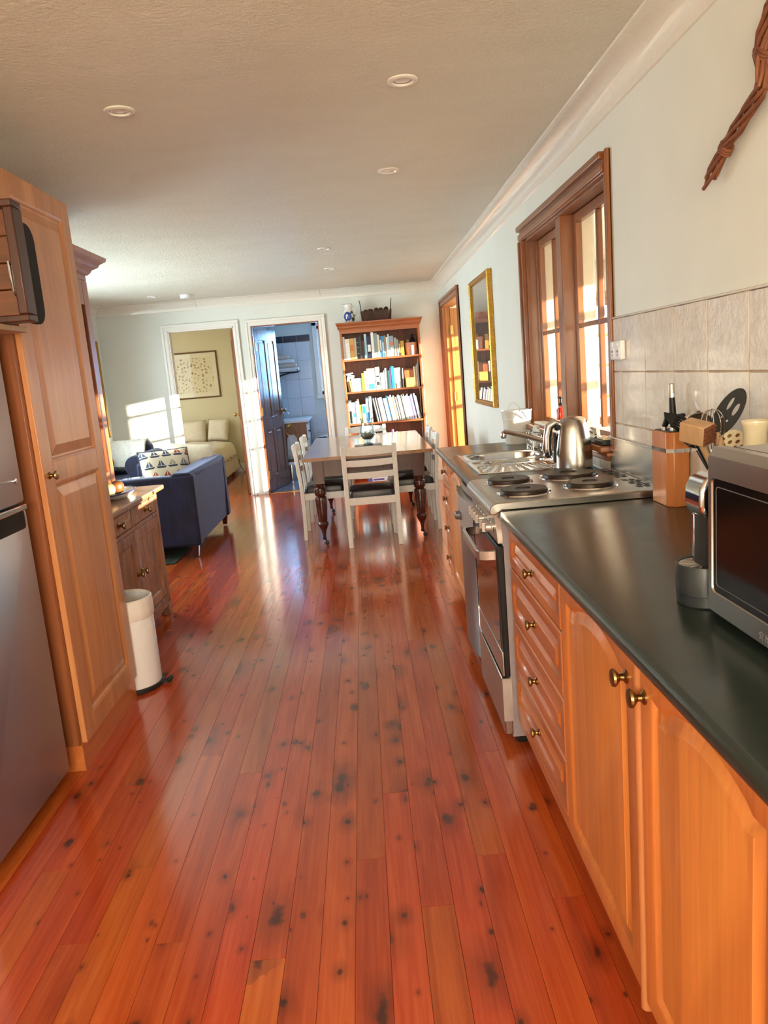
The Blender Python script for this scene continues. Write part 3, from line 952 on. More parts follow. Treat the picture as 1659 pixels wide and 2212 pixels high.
# ------------------------------------------------------------------ cabinetry helpers
def face_right(xf):          # fronts on the right-hand run look towards -x
    return lambda u, v, d: (xf - d, u, v)
def face_left(xf):           # fronts on the left-hand run look towards +x
    return lambda u, v, d: (xf + d, u, v)
def ploop(u0, u1, v0, v1, ins, drop=0.0, nt=22):
    a, b, c, d = u0 + ins, u1 - ins, v0 + ins, v1 - ins
    pts = [(a + (b - a) * i / 4, c) for i in range(4)] + [(b, c + (d - c) * i / 4) for i in range(4)]
    for i in range(nt + 1):
        t = 1 - i / nt
        if drop:
            q = min(max((t - 0.09) / 0.82, 0), 1)
            k = max(math.sin(PI * q), 0) ** 0.8 if 0 < q < 1 else 0
            dip = -0.12 * max(0, 1 - abs(min(t, 1 - t) - 0.075) / 0.06)
            pts.append((a + (b - a) * t, d + drop * (k + dip)))
        else:
            pts.append((a + (b - a) * t, d))
    pts += [(a, d + (c - d) * i / 4) for i in range(1, 4)]
    return pts
def panel_front(name, mp, u0, u1, v0, v1, parent, mat, pmat, fw=0.06, drop=0.0, t=0.020, flat=False, extra=None):
    """framed front with a raised and fielded centre panel (one sub-part)"""
    def L(ins, d, dr): return [mp(u, v, d) for u, v in ploop(u0, u1, v0, v1, ins, dr)]
    m = MB()
    m.loft([L(0, -t + 0.001, 0), L(0, -0.004, 0), L(0.004, 0, 0), L(fw - 0.010, 0, drop), L(fw - 0.004, -0.003, drop), L(fw, -0.009, drop), L(fw + 0.006, -0.012, drop)], True, True)
    o = build(name, m, mat, parent, smooth=True)
    m = MB()
    if flat:
        m.loft([L(fw - 0.002, -0.012, drop), L(fw - 0.001, -0.0095, drop)], True, True)
    else:
        m.loft([L(fw + 0.001, -0.0125, drop), L(fw + 0.004, -0.0105, drop), L(fw + 0.024, -0.0035, drop), L(fw + 0.027, -0.001, drop)], True, True)
    build('panel', m, pmat, o, smooth=True)
    return o
def knob_part(mp, u, v, parent, mat, r=0.016, h=0.026, name='knob'):
    m = MB()
    ax = Vector(mp(0, 0, 1)) - Vector(mp(0, 0, 0))
    s = 1 if ax.x > 0 else -1
    prof = [(r * 0.75, 0.0), (r * 0.75, 0.003), (r * 0.42, 0.007), (r * 0.36, h * 0.45), (r * 0.8, h * 0.68), (r, h * 0.82), (r * 0.92, h * 0.97), (r * 0.5, h * 1.04)]
    c = mp(u, v, 0)
    m.lathe([(a, s * b) for a, b in prof], c, 'x', 14)
    return build(name, m, mat, parent, smooth=True)

# ------------------------------------------------------------------ right-hand run, near side
XF = 0.455
mpR = face_right(XF)
def carcass(parent, y0, y1, x0=0.476, z0=0.105, z1=0.838):
    build('carcass', MB().box(x0, 1.004, y0 + 0.001, y1 - 0.001, z0, z1), M_CAB, parent)
    build('kickboard', MB().box(0.520, 0.536, y0 + 0.001, y1 - 0.001, 0.0, z0), M_CABH, parent)
c = thing('drawer_cabinet', 'honey timber four-drawer cabinet next to the stove, nearest the camera', 'cabinet', (0.73, 2.2, 0))
carcass(c, 1.862, 2.545)
for za, zb, zk in ((0.680, 0.816, 0.747), (0.493, 0.674, 0.587), (0.320, 0.487, 0.406), (0.150, 0.314, 0.237)):
    dr = panel_front('drawer', mpR, 1.866, 2.541, za, zb, c, M_CABH, M_CABH, 0.042)
    knob_part(mpR, 2.19, zk, dr, M_BRASS)
build('bottom_rail', MB().box(0.457, 0.476, 1.864, 2.543, 0.108, 0.147), M_CABH, c, bevel=0.002)
build('face_rail', MB().box(0.460, 0.476, 1.864, 2.543, 0.818, 0.838), M_CABH, c)
def door_cabinet(label, y0, y1, knob_y, drop=0.034):
    c = thing('base_cabinet', label, 'cabinet', (0.73, (y0 + y1) / 2, 0))
    carcass(c, y0, y1)
    d = panel_front('door', mpR, y0 + 0.002, y1 - 0.002, 0.112, 0.824, c, M_CAB, M_CABP, 0.057, drop)
    if knob_y: knob_part(mpR, knob_y, 0.765, d, M_BRASS, 0.018, 0.030)
    return c
c = door_cabinet('honey timber base cabinet with an arched door, knob at its near corner, beside the drawers', 1.317, 1.861, 1.362)
m = MB()
m.loft([[(XF - 0.006 + 0.012 * (1 - math.cos(a)) - 0.004 * 0, 1.305 + 0.0115 * math.sin(a), z) for a in [(-PI / 2) + PI * i / 8 for i in range(9)]] + [(0.478, 1.3165, z), (0.478, 1.2935, z)] for z in (0.088, 0.836)])
build('corner_fillet', m, wood('fillet_wood', lin(196, 128, 78), lin(160, 94, 54), 'z', 80, 0.4, 0.1), c, smooth=True)
door_cabinet('honey timber base cabinet with an arched door, under the microwave, knob at its far corner', 0.800, 1.293, 1.268)
door_cabinet('honey timber base cabinet under the microwave, last of the run towards the camera', 0.39, 0.798, None)

def worktop_prof(x0):
    """side profile (x,z): rolled front edge"""
    pts = [(1.0055, 0.840), (x0 + 0.010, 0.840)]
    for i in range(9):
        a = -PI / 2 - PI * i / 8
        pts.append((x0 + 0.0175 + 0.0175 * math.cos(a), 0.8575 + 0.0175 * math.sin(a)))
    pts.append((1.0055, 0.875))
    return pts
m = MB()
m.loft([[(x, y, z) for x, z in worktop_prof(0.420)] for y in (0.19, 2.50)] + [[(max(x, 0.420 + 0.010), 2.527, z) for x, z in worktop_prof(0.420)], [(max(x, 0.420 + 0.030), 2.541, z) for x, z in worktop_prof(0.420)]])
tag(build('worktop', m, M_TOP, smooth=True), 'dark green worktop in front of the stove, carrying knife block and microwave', 'worktop')

# ------------------------------------------------------------------ freestanding stove
st = thing('stove', 'stainless steel freestanding stove with four solid hotplates between the two worktops', 'stove', (0.70, 2.835, 0))
Y0, Y1 = 2.556, 3.116
build('body', MB().box(0.437, 0.99, Y0 + 0.004, Y1 - 0.004, 0.035, 0.876), M_STOVEW, st, bevel=0.003)
m = MB()
prof = []
for i in range(7):
    a = PI / 2 * i / 6
    prof.append((0.426 - 0.030 * math.sin(a), 0.872 + 0.030 * math.cos(a)))
prof = [(1.004, 0.902)] + prof + [(0.396, 0.862), (0.412, 0.860), (0.44, 0.874), (1.004, 0.874)]
m.loft([[(x, y, z) for x, z in prof] for y in (Y0 - 0.012, Y1 + 0.006)])
hob = build('hob', m, M_STEEL, st, bevel=0.004, smooth=True)
m = MB()
for (x, y, r) in ((0.545, 2.975, 0.082), (0.549, 2.712, 0.085), (0.79, 3.00, 0.102), (0.80, 2.742, 0.085)):
    m.lathe([(r + 0.014, 0.9015), (r + 0.012, 0.9055), (r + 0.004, 0.9065), (r + 0.002, 0.9025)], (x, y, 0), 'z', 36)
build('hob_ring', m, M_CHROME, st, smooth=True)
for (x, y, r) in ((0.545, 2.975, 0.082), (0.549, 2.712, 0.085), (0.79, 3.00, 0.102), (0.80, 2.742, 0.085)):
    m = MB().lathe([(r, 0.901), (r, 0.916), (r - 0.004, 0.920), (r * 0.36, 0.920), (r * 0.34, 0.9155), (0.002, 0.9155)], (x, y, 0), 'z', 36)
    build('hotplate', m, M_HOTPL, st, smooth=True)
m = MB()
for yy in (2.62, 2.86):
    for k in range(5):
        for j in range(2):
            x = 0.935 + j * 0.026 + (0.012 if k % 2 else 0)
            m.box(x, x + 0.018, yy + k * 0.040, yy + k * 0.040 + 0.030, 0.9012, 0.9028)
build('vent_slots', m, M_BLACK, st)['kind'] = 'stuff'
build('splash_panel', MB().box(1.000, 1.0055, Y0 + 0.02, Y1 + 0.01, 0.902, 1.035).box(0.992, 1.0055, Y0 + 0.02, Y1 + 0.01, 1.028, 1.036), M_STEELZ, st, bevel=0.002)
build('control_panel', MB().prism([(0.437, 0.758), (0.420, 0.758), (0.413, 0.862), (0.437, 0.868)], 'y', Y0, Y1), M_STEEL, st)
mpS = face_right(0.418)
for k in range(6):
    y = (2.64, 2.70, 2.80, 2.86, 2.92, 2.98)[k]
    z = 0.802
    q = MB().lathe([(0.020, 0.0), (0.020, -0.004), (0.017, -0.006), (0.016, -0.024), (0.013, -0.027)], (0.416, y, z), 'x', 18)
    q.box(0.380, 0.400, y - 0.004, y + 0.004, z - 0.016, z + 0.016)
    build('control_knob', q, M_KNOBG, st, smooth=True)
od = build('oven_door', MB().box(0.418, 0.440, Y0 + 0.002, Y1 - 0.002, 0.268, 0.748), M_BLACK, st, bevel=0.004)
build('oven_window', MB().box(0.4145, 0.419, Y0 + 0.030, Y1 - 0.030, 0.365, 0.735), M_OVENGL, od)
build('door_rail', MB().box(0.413, 0.420, Y0 + 0.004, Y1 - 0.004, 0.270, 0.362), M_STEEL, od, bevel=0.002)
build('door_edge', MB().box(0.412, 0.420, Y1 - 0.012, Y1 - 0.002, 0.27, 0.745), M_CHROME, od)
pts = [(0.418, 2.615), (0.385, 2.618), (0.366, 2.632), (0.360, 2.66), (0.360, 3.01), (0.366, 3.038), (0.385, 3.052), (0.418, 3.055)]
outer, inner = [], []
for i, (x, y) in enumerate(pts):
    a, b = pts[max(i - 1, 0)], pts[min(i + 1, len(pts) - 1)]
    n = Vector((-(b[1] - a[1]), b[0] - a[0])).normalized() * 0.006
    outer.append((x + n.x, y + n.y))
    inner.append((x - n.x, y - n.y))
m = MB()
m.loft([[(outer[i][0], outer[i][1], 0.686), (inner[i][0], inner[i][1], 0.686), (inner[i][0], inner[i][1], 0.720), (outer[i][0], outer[i][1], 0.720)] for i in range(len(pts))])
build('oven_handle', m, M_STEEL, od, bevel=0.002)
build('warming_drawer', MB().box(0.410, 0.440, Y0 + 0.002, Y1 - 0.002, 0.048, 0.256), M_STEEL, st, bevel=0.004)
build('drawer_edge', MB().box(0.4085, 0.442, Y0 + 0.0005, Y0 + 0.012, 0.10, 0.262), M_KNOBG, st)
build('base_plinth', MB().box(0.450, 0.98, Y0 + 0.01, Y1 - 0.01, 0.014, 0.036), M_BLACK, st)
for y in (Y0 + 0.05, Y1 - 0.05):
    for x in (0.475, 0.94):
        build('foot', MB().lathe([(0.022, 0.0), (0.022, 0.012), (0.012, 0.014), (0.012, 0.036)], (x, y, 0), 'z', 14), M_BLACK, st)

# ------------------------------------------------------------------ dishwasher
dw = thing('dishwasher', 'grey steel dishwasher with a bowed front under the worktop beside the stove', 'dishwasher', (0.7, 3.43, 0))
Y2, Y3 = 3.135, 3.725
build('body', MB().box(0.452, 0.99, Y2 + 0.004, Y3 - 0.004, 0.03, 0.835), M_DWS, dw)
def bow(y, d): return 0.448 - d * (1 - (2 * (y - Y2) / (Y3 - Y2) - 1) ** 2) ** 0.8 if Y2 < y < Y3 else 0.448
ys = [Y2 + (Y3 - Y2) * i / 16 for i in range(17)]
def bowed(z0, z1, d0, mat, name):
    m = MB()
    m.loft([[(bow(y, d0), y, z0) for y in ys] + [(0.452, Y3, z0), (0.452, Y2, z0)], [(bow(y, d0), y, z1) for y in ys] + [(0.452, Y3, z1), (0.452, Y2, z1)]])
    return build(name, m, mat, dw, smooth=True)
bowed(0.085, 0.640, 0.045, M_DWS, 'door_front')
cp = bowed(0.648, 0.790, 0.050, M_KNOBG, 'control_panel')
bowed(0.800, 0.832, 0.020, M_STEEL, 'handle_lip')
q = MB().lathe([(0.026, 0.0), (0.026, -0.006), (0.021, -0.010), (0.019, -0.030), (0.012, -0.034)], (0.404, 3.42, 0.70), 'x', 18)
build('dial', q, M_GREYPL, cp, smooth=True)
build('toe_plate', MB().box(0.475, 0.49, Y2 + 0.005, Y3 - 0.005, 0.0, 0.08), M_DKGREY, dw)
build('side_edge', MB().box(0.440, 0.455, Y2 - 0.002, Y2 + 0.006, 0.03, 0.835), M_CHROME, dw)

# ------------------------------------------------------------------ right-hand run, far side with the sink
c = thing('base_cabinet', 'honey timber cabinet with an arched door under the sink, past the dishwasher', 'cabinet', (0.73, 4.08, 0))
carcass(c, 3.735, 4.395, z1=0.69)
d = panel_front('door', mpR, 3.737, 4.393, 0.112, 0.824, c, M_CAB, M_CABP, 0.057, 0.034)
knob_part(mpR, 3.79, 0.765, d, M_BRASS)
c = thing('drawer_cabinet', 'honey timber four-drawer cabinet at the far end of the kitchen run', 'cabinet', (0.73, 4.56, 0))
carcass(c, 4.396, 4.725)
for za, zb in ((0.680, 0.816), (0.493, 0.674), (0.320, 0.487), (0.120, 0.314)):
    dr = panel_front('drawer', mpR, 4.400, 4.721, za, zb, c, M_CABH, M_CABH, 0.036)
    knob_part(mpR, 4.56, (za + zb) / 2, dr, M_BRASS)
m = MB()
wp = worktop_prof(0.420)
SXa, SXb, SYa, SYb = 0.50, 0.945, 3.43, 4.235
front = [(x, z) for x, z in wp if x < 1.0]
def strip(y0, y1, xmax):
    m.loft([[(min(x, xmax), y, z) for x, z in wp] for y in (y0, y1)])
strip(3.128, SYa, 1.0055)
strip(SYb, 4.745, 1.0055)
strip(SYa, SYb, SXa)
m.box(SXb, 1.0055, SYa, SYb, 0.840, 0.875)
tag(build('worktop', m, M_TOP, smooth=True), 'dark green worktop around the steel sink, beyond the stove', 'worktop')

sk = thing('sink', 'stainless steel one-and-a-half bowl sink with a grooved drainer set in the worktop', 'sink', (0.72, 3.83, 0.84))
def ring_to_rect(hole, x0, x1, y0, y1, zh, zr):
    cx, cy = sum(p[0] for p in hole) / len(hole), sum(p[1] for p in hole) / len(hole)
    out = []
    for px, py in hole:
        dx, dy = px - cx, py - cy
        k = min(((x1 - cx) / dx if dx > 0 else (x0 - cx) / dx) if abs(dx) > 1e-9 else 1e9, ((y1 - cy) / dy if dy > 0 else (y0 - cy) / dy) if abs(dy) > 1e-9 else 1e9)
        out.append((cx + dx * k, cy + dy * k))
    return out
def bowl(name, hole_args, x0, x1, y0, y1, depth):
    hole = rrect(*hole_args)
    out = ring_to_rect(hole, x0, x1, y0, y1, 0, 0)
    cx, cy = (hole_args[0] + hole_args[1]) / 2, (hole_args[2] + hole_args[3]) / 2
    def sc(k, z): return [(cx + (a - cx) * k, cy + (b - cy) * k, z) for a, b in hole]
    m = MB().loft([[(a, b, 0.8765) for a, b in out], sc(1.03, 0.8765), sc(1.0, 0.874), sc(0.985, 0.865), sc(0.95, 0.875 - depth * 0.75), sc(0.90, 0.875 - depth * 0.95), sc(0.80, 0.875 - depth), sc(0.12, 0.872 - depth)], False, True)
    o = build(name, m, M_SINK, sk, smooth=True)
    build('drain', MB().lathe([(0.036, 0.876 - depth), (0.030, 0.879 - depth), (0.006, 0.877 - depth)], (cx, cy, 0), 'z', 20), M_CHROME, o, smooth=True)
bowl('main_bowl', (0.545, 0.905, 3.925, 4.185, 0.10, 7), 0.497, 0.948, 3.885, 4.238, 0.17)
bowl('half_bowl', (0.575, 0.875, 3.735, 3.862, 0.060, 7), 0.497, 0.948, 3.700, 3.885, 0.11)
m = MB()
NU, NV = 96, 14
vs = []
for j in range(NV + 1):
    for i in range(NU + 1):
        x = 0.497 + 0.451 * i / NU
        y = 3.427 + 0.273 * j / NV
        ed = min(i, NU - i, 10) / 10.0
        ev = min(j, 3, NV - j) / 3.0
        dx, dy = x - 0.7225, 3.98 - y
        ang = math.atan2(dx, dy)
        r = math.hypot(dx, dy)
        g = 0.5 + 0.5 * math.cos(ang * 62)
        on = max(0.0, min(1.0, (0.20 - abs(dx)) / 0.03)) * max(0.0, min(1.0, (y - 3.445) / 0.02)) * max(0.0, min(1.0, (3.69 - y) / 0.03))
        vs.append((x, y, 0.8765 - on * (0.004 + 0.006 * (g ** 2))))
m.add(vs, [(j * (NU + 1) + i, j * (NU + 1) + i + 1, (j + 1) * (NU + 1) + i + 1, (j + 1) * (NU + 1) + i) for j in range(NV) for i in range(NU)])
build('drainer', m, M_SINK, sk, smooth=True)
m = MB()
m.tube([(0.497, 3.427, 0.876), (0.497, 4.238, 0.876), (0.948, 4.238, 0.876), (0.948, 3.427, 0.876)], 0.004, 8, True)
build('rim', m, M_SINK, sk, smooth=True)

tp = thing('sink_mixer_tap', 'chrome mixer tap with its long spout swung out over the sink', 'tap', (0.965, 3.93, 0.875))
build('tap_body', MB().lathe([(0.028, 0.876), (0.028, 0.884), (0.021, 0.890), (0.020, 0.955), (0.016, 0.966)], (0.967, 3.93, 0), 'z', 20), M_CHROME, tp, smooth=True)
build('spout', MB().tube([(0.967, 3.93, 0.925), (0.93, 3.96, 0.945), (0.84, 4.02, 0.975), (0.765, 4.07, 0.997), (0.745, 4.083, 1.0), (0.735, 4.09, 0.990)], [0.015, 0.015, 0.0145, 0.014, 0.014, 0.015], 14), M_CHROME, tp, smooth=True)
build('spout_head', MB().lathe([(0.014, 0.965), (0.016, 0.970), (0.016, 0.995), (0.010, 1.003)], (0.735, 4.09, 0), 'z', 14), M_CHROME, tp, smooth=True)
build('lever', MB().tube([(0.967, 3.93, 0.962), (0.972, 3.915, 0.982), (0.978, 3.875, 0.998)], [0.010, 0.008, 0.006], 10), M_CHROME, tp, smooth=True)

# ------------------------------------------------------------------ kettle
kt = thing('kettle', 'brushed steel electric kettle with a black and chrome handle beside the sink', 'kettle', (0.890, 3.285, 0.875))
build('base_plate', MB().lathe([(0.075, 0.0), (0.080, 0.004), (0.080, 0.014), (0.074, 0.018)], (0, 0, 0), 'z', 32), M_BLACK, kt, world=False, smooth=True)
body = build('jug', MB().lathe([(0.076, 0.018), (0.081, 0.024), (0.081, 0.05), (0.079, 0.10), (0.073, 0.155), (0.066, 0.195), (0.060, 0.215), (0.056, 0.221)], (0, 0, 0), 'z', 40), M_STEELZ, kt, world=False, smooth=True)
build('lid', MB().lathe([(0.057, 0.220), (0.054, 0.228), (0.042, 0.236), (0.020, 0.240), (0.004, 0.241)], (0, 0, 0), 'z', 32), M_STEELZ, kt, world=False, smooth=True)
build('spout', MB().loft([[(0.054, -0.030, 0.170), (0.073, 0, 0.170), (0.054, 0.030, 0.170)], [(0.052, -0.036, 0.222), (0.090, 0.0, 0.224), (0.052, 0.036, 0.222)]]), M_CHROME, kt, bevel=0.006, world=False)
hp = [(-0.050, 0, 0.212), (-0.080, -0.006, 0.222), (-0.108, -0.010, 0.206), (-0.118, -0.012, 0.165), (-0.120, -0.012, 0.115), (-0.117, -0.010, 0.085), (-0.108, -0.006, 0.078)]
build('handle', MB().tube(hp, [0.014, 0.016, 0.015, 0.0135, 0.0135, 0.014, 0.012], 12), M_CHROME, kt, world=False, smooth=True)
build('grip', MB().tube([(p[0] + 0.010, p[1] + 0.002, p[2] - 0.004) for p in hp[1:-1]], 0.0125, 10), M_BLACK, kt, world=False, smooth=True)
build('water_window', MB().box(-0.086, -0.074, -0.010, 0.010, 0.045, 0.175), M_BLACK, kt, bevel=0.004, world=False)
build('handle_strap', MB().box(-0.078, -0.055, -0.014, 0.014, 0.185, 0.222), M_BLACK, kt, bevel=0.006, world=False)

# ------------------------------------------------------------------ white bucket and small things by the window
bk = thing('bucket', 'white enamel oval bucket with wire handles at the end of the worktop', 'bucket', (0.915, 4.62, 0.875))
def oval(a, b, z, n=36): return [(a * math.cos(2 * PI * i / n), b * math.sin(2 * PI * i / n), z) for i in range(n)]
m = MB().loft([oval(0.070, 0.052, 0), oval(0.074, 0.055, 0.004), oval(0.082, 0.062, 0.09), oval(0.090, 0.070, 0.190), oval(0.0935, 0.0735, 0.196), oval(0.0935, 0.0735, 0.203), oval(0.088, 0.068, 0.201), oval(0.078, 0.060, 0.09), oval(0.068, 0.05, 0.008)], True, True)
build('tub', m, M_BUCKET, bk, world=False, smooth=True)
for z, k in ((0.072, 0.0815), (0.148, 0.0873)):
    build('hoop', MB().tube([(k * math.cos(2 * PI * i / 40), k * 0.765 * math.sin(2 * PI * i / 40), z) for i in range(40)], 0.002, 6, True), M_BUCKET, bk, world=False, smooth=True)
for s in (-1, 1):
    pts = [(-0.045 + 0.09 * i / 12, s * (0.073 + 0.018 * math.sin(PI * i / 12)), 0.150 + 0.052 * math.sin(PI * i / 12) + (0.040 if s > 0 else 0)) for i in range(13)]
    build('wire_handle', MB().tube(pts, 0.0028, 8), M_BUCKET if s > 0 else M_CHROME, bk, world=False, smooth=True)
sp = thing('soap_bottle', 'red hand soap pump bottle on the window sill behind the kettle', 'bottle', (1.053, 4.10, 0.992))
build('bottle', MB().loft([[(x * k, y * k, z) for x, y in rrect(-0.024, 0.024, -0.030, 0.030, 0.014, 4)] for k, z in ((0.94, 0.0), (1, 0.004), (1, 0.082), (0.86, 0.102), (0.42, 0.112), (0.40, 0.120))]), M_RED, sp, world=False, smooth=True)
build('pump', MB().lathe([(0.013, 0.118), (0.013, 0.134), (0.005, 0.136), (0.005, 0.158), (0.011, 0.159), (0.011, 0.168)], (0, 0, 0), 'z', 14).box(-0.008, 0.008, -0.0, 0.040, 0.158, 0.167), M_BLACK, sp, bevel=0.001, world=False)
ct = thing('sponge_caddy', 'white wire caddy holding a pale sponge cloth beside the sink', 'caddy', (0.955, 4.28, 0.876))
m = MB()
for z in (0.012, 0.055, 0.095):
    m.tube([(-0.038, -0.085, z), (0.038, -0.085, z), (0.038, 0.085, z), (-0.038, 0.085, z)], 0.0022, 6, True)
for x in (-0.038, 0.038):
    for y in (-0.085, -0.04, 0.0, 0.04, 0.085):
        m.tube([(x, y, 0.0), (x, y, 0.097)], 0.0018, 6)
build('rack', m, M_CHROME, ct, world=False, smooth=True)
build('sponge_cloth', MB().loft([[(-0.030 + dx, y, z + 0.010 * math.sin(y * 40)) for dx, z in ((0, 0.02), (0.02, 0.02), (0.052, 0.112), (0.030, 0.118))] for y in [-0.075 + 0.015 * i for i in range(11)]]), M_GREYCLOTH, ct, bevel=0.003, world=False)
wp_ = thing('window_wiper', 'dark window squeegee with a pale blade lying on the sill', 'squeegee', (0.997, 3.27, 0.992))
build('handle', MB().box(-0.020, 0.026, -0.12, 0.09, 0.0, 0.022), M_DKGREY, wp_, bevel=0.005, world=False)
build('clip', MB().tube([(0.0, 0.02, 0.022), (0.004, 0.045, 0.047), (0.0, 0.09, 0.050), (0.006, 0.12, 0.040)], [0.014, 0.016, 0.013, 0.006], 8), M_CHROME, wp_, world=False, smooth=True)
build('blade', MB().box(-0.014, 0.02, -0.11, -0.02, 0.022, 0.034), M_CREAM, wp_, bevel=0.003, world=False)
po = thing('power_outlet', 'white double power outlet on the tile edge beside the window', 'outlet', (1.000, 2.985, 1.378))
build('plate', MB().box(-0.016, 0.006, -0.058, 0.058, -0.037, 0.037), M_WHITE, po, bevel=0.005, world=False)
for y in (-0.03, 0.03):
    s_ = build('socket', MB().box(-0.0175, -0.015, y - 0.020, y + 0.020, -0.028, 0.010), M_WHITE, po, bevel=0.001, world=False)
    q = MB()
    for (a, b, r) in ((-0.007, -0.004, 0.45), (0.007, -0.004, -0.45), (0.0, -0.018, 0)):
        e = MB().box(-0.0185, -0.017, -0.0012, 0.0012, -0.004, 0.004)
        e.xf(Matrix.Translation((0, y + a, b)) @ Matrix.Rotation(r, 4, 'X'))
        q.add(e.v, e.f)
    build('pin_hole', q, M_BLACK, s_, world=False)
    build('switch', MB().box(-0.020, -0.015, y - 0.007, y + 0.007, 0.014, 0.030), M_WHITE, po, bevel=0.002, world=False)

# ------------------------------------------------------------------ things on the near worktop
from mathutils.geometry import tessellate_polygon
def plate_holes(outer, holes, fn, t):
    """flat plate with holes; fn(u, v, d) maps to room space"""
    loops = [outer] + holes
    tri = tessellate_polygon([[Vector((u, v, 0)) for u, v in l] for l in loops])
    flat = [p for l in loops for p in l]
    n = len(flat)
    m = MB()
    vs = [fn(u, v, 0) for u, v in flat] + [fn(u, v, t) for u, v in flat]
    fs = [tuple(f) for f in tri] + [tuple(n + i for i in reversed(f)) for f in tri]
    k = 0
    for l in loops:
        q = len(l)
        for i in range(q):
            a, b = k + i, k + (i + 1) % q
            fs.append((a, b, n + b, n + a))
        k += q
    return m.add(vs, fs)
def ell(cx, cy, a, b, n=20, rot=0):
    c, s = math.cos(rot), math.sin(rot)
    return [(cx + a * math.cos(2 * PI * i / n) * c - b * math.sin(2 * PI * i / n) * s, cy + a * math.cos(2 * PI * i / n) * s + b * math.sin(2 * PI * i / n) * c) for i in range(n)]
def frame_fn(o, ux, vx):
    o, ux, vx = Vector(o), Vector(ux).normalized(), Vector(vx)
    vx = (vx - ux * vx.dot(ux)).normalized()
    nx = ux.cross(vx)
    return lambda u, v, d: tuple(o + ux * u + vx * v + nx * d)

kb = thing('knife_block', 'wooden knife block with a steel band standing against the tiles', 'knife block', (0.970, 2.42, 0.875))
oct_ = [(0.936, 2.372), (0.953, 2.352), (1.002, 2.352), (1.002, 2.492), (0.936, 2.492)]
build('block', MB().loft([[(x, y, z) for x, y in oct_] for z in (0.875, 1.112)]), M_BLOCK, kb, bevel=0.003)
build('steel_band', MB().loft([[(0.969 + (x - 0.969) * 1.02, 2.42 + (y - 2.42) * 1.012, z) for x, y in oct_] for z in (1.047, 1.060)]), M_CHROME, kb)
build('slot_insert', MB().box(0.944, 0.996, 2.364, 2.484, 1.108, 1.1145), M_BLACK, kb)
def knife(label, base, tip, r, capmat):
    b, t = Vector(base), Vector(tip)
    k = thing('knife', label, 'knife', base)
    d = (t - b)
    build('handle', MB().tube([b - d * 0.02, b + d * 0.3, b + d * 0.62, b + d * 0.72], [r * 0.9, r * 1.05, r * 0.9, r * 0.8], 10), M_BLACK, k, smooth=True)
    build('end_cap', MB().tube([b + d * 0.78, t - d * 0.02, t], [r * 0.92, r * 0.86, r * 0.5], 10), M_KNOBG, k, smooth=True)
    build('bolster', MB().tube([b + d * 0.70, b + d * 0.79], [r * 0.95, r * 0.95], 10), capmat, k, smooth=True)
    build('blade', MB().tube([b + Vector((0, 0, -0.12)), b], [0.004, 0.004], 6), M_CHROME, k)
    return k
knife('tall black-handled knife with a steel cap rising above the knife block', (0.972, 2.40, 1.115), (0.968, 2.405, 1.262), 0.0105, M_CHROME)
def short_knife(label, x, y):
    k = thing('knife', label, 'knife', (x, y, 1.115))
    build('handle', MB().tube([(0, 0, 0.012), (0.004, -0.012, 0.034), (0.008, -0.030, 0.044), (0.012, -0.055, 0.050)], [0.009, 0.010, 0.010, 0.007], 10), M_BLACK, k, world=False, smooth=True)
    build('bolster', MB().tube([(0, 0, -0.002), (0, 0, 0.014)], [0.009, 0.009], 10), M_CHROME, k, world=False, smooth=True)
    build('blade', MB().box(-0.002, 0.002, -0.008, 0.008, -0.10, 0.0), M_CHROME, k, world=False)
short_knife('short black-handled knife lying low in the block, outermost of the two', 0.953, 2.425)
short_knife('short black-handled knife lying low in the block, inner of the two', 0.963, 2.385)

cr = thing('utensil_crock', 'pale utensil pot standing behind the microwave', 'pot', (0.948, 1.95, 0.875))
build('pot', MB().lathe([(0.046, 0.0), (0.050, 0.006), (0.052, 0.150), (0.054, 0.156), (0.048, 0.156), (0.046, 0.012)], (0, 0, 0), 'z', 28), M_CREAM, cr, world=False, smooth=True)
CB = Vector((0.945, 1.95, 0.90))
def utensil(name, label, cat): return thing(name, label, cat, tuple(CB))
u = utensil('meat_mallet', 'wooden meat mallet with a studded square head above the microwave', 'mallet')
build('shaft', MB().tube([CB, (0.905, 1.945, 1.02), (0.882, 1.94, 1.07), (0.852, 1.935, 1.13)], [0.009, 0.010, 0.009, 0.008], 10), M_BEECH, u, smooth=True)
R_ = Matrix.Translation((0.843, 1.925, 1.155)) @ Euler((math.radians(12), math.radians(12), math.radians(-56))).to_matrix().to_4x4()
hd = build('mallet_head', MB().box(-0.040, 0.030, -0.024, 0.024, -0.026, 0.026).xf(R_), M_BEECH, u, bevel=0.003)
m = MB()
for i in range(5):
    for j in range(5):
        yy, zz = -0.019 + i * 0.0095, -0.020 + j * 0.010
        m.loft([[(0.030, yy - 0.004, zz - 0.004), (0.030, yy + 0.004, zz - 0.004), (0.030, yy + 0.004, zz + 0.004), (0.030, yy - 0.004, zz + 0.004)],
                [(0.0375, yy - 0.001, zz - 0.001), (0.0375, yy + 0.001, zz - 0.001), (0.0375, yy + 0.001, zz + 0.001), (0.0375, yy - 0.001, zz + 0.001)]])
build('studs', m.xf(R_), M_VINE, u)['kind'] = 'stuff'
u = utensil('spatula', 'black slotted turner leaning out towards the knife block', 'spatula')
build('handle', MB().tube([CB, (0.900, 1.965, 1.04), (0.835, 1.965, 1.165)], 0.0065, 8), M_BLACK, u, smooth=True)
fn = frame_fn((0.838, 1.965, 1.160), (-0.70, 0.0, 0.50), (0.3, 0.35, 0.55))
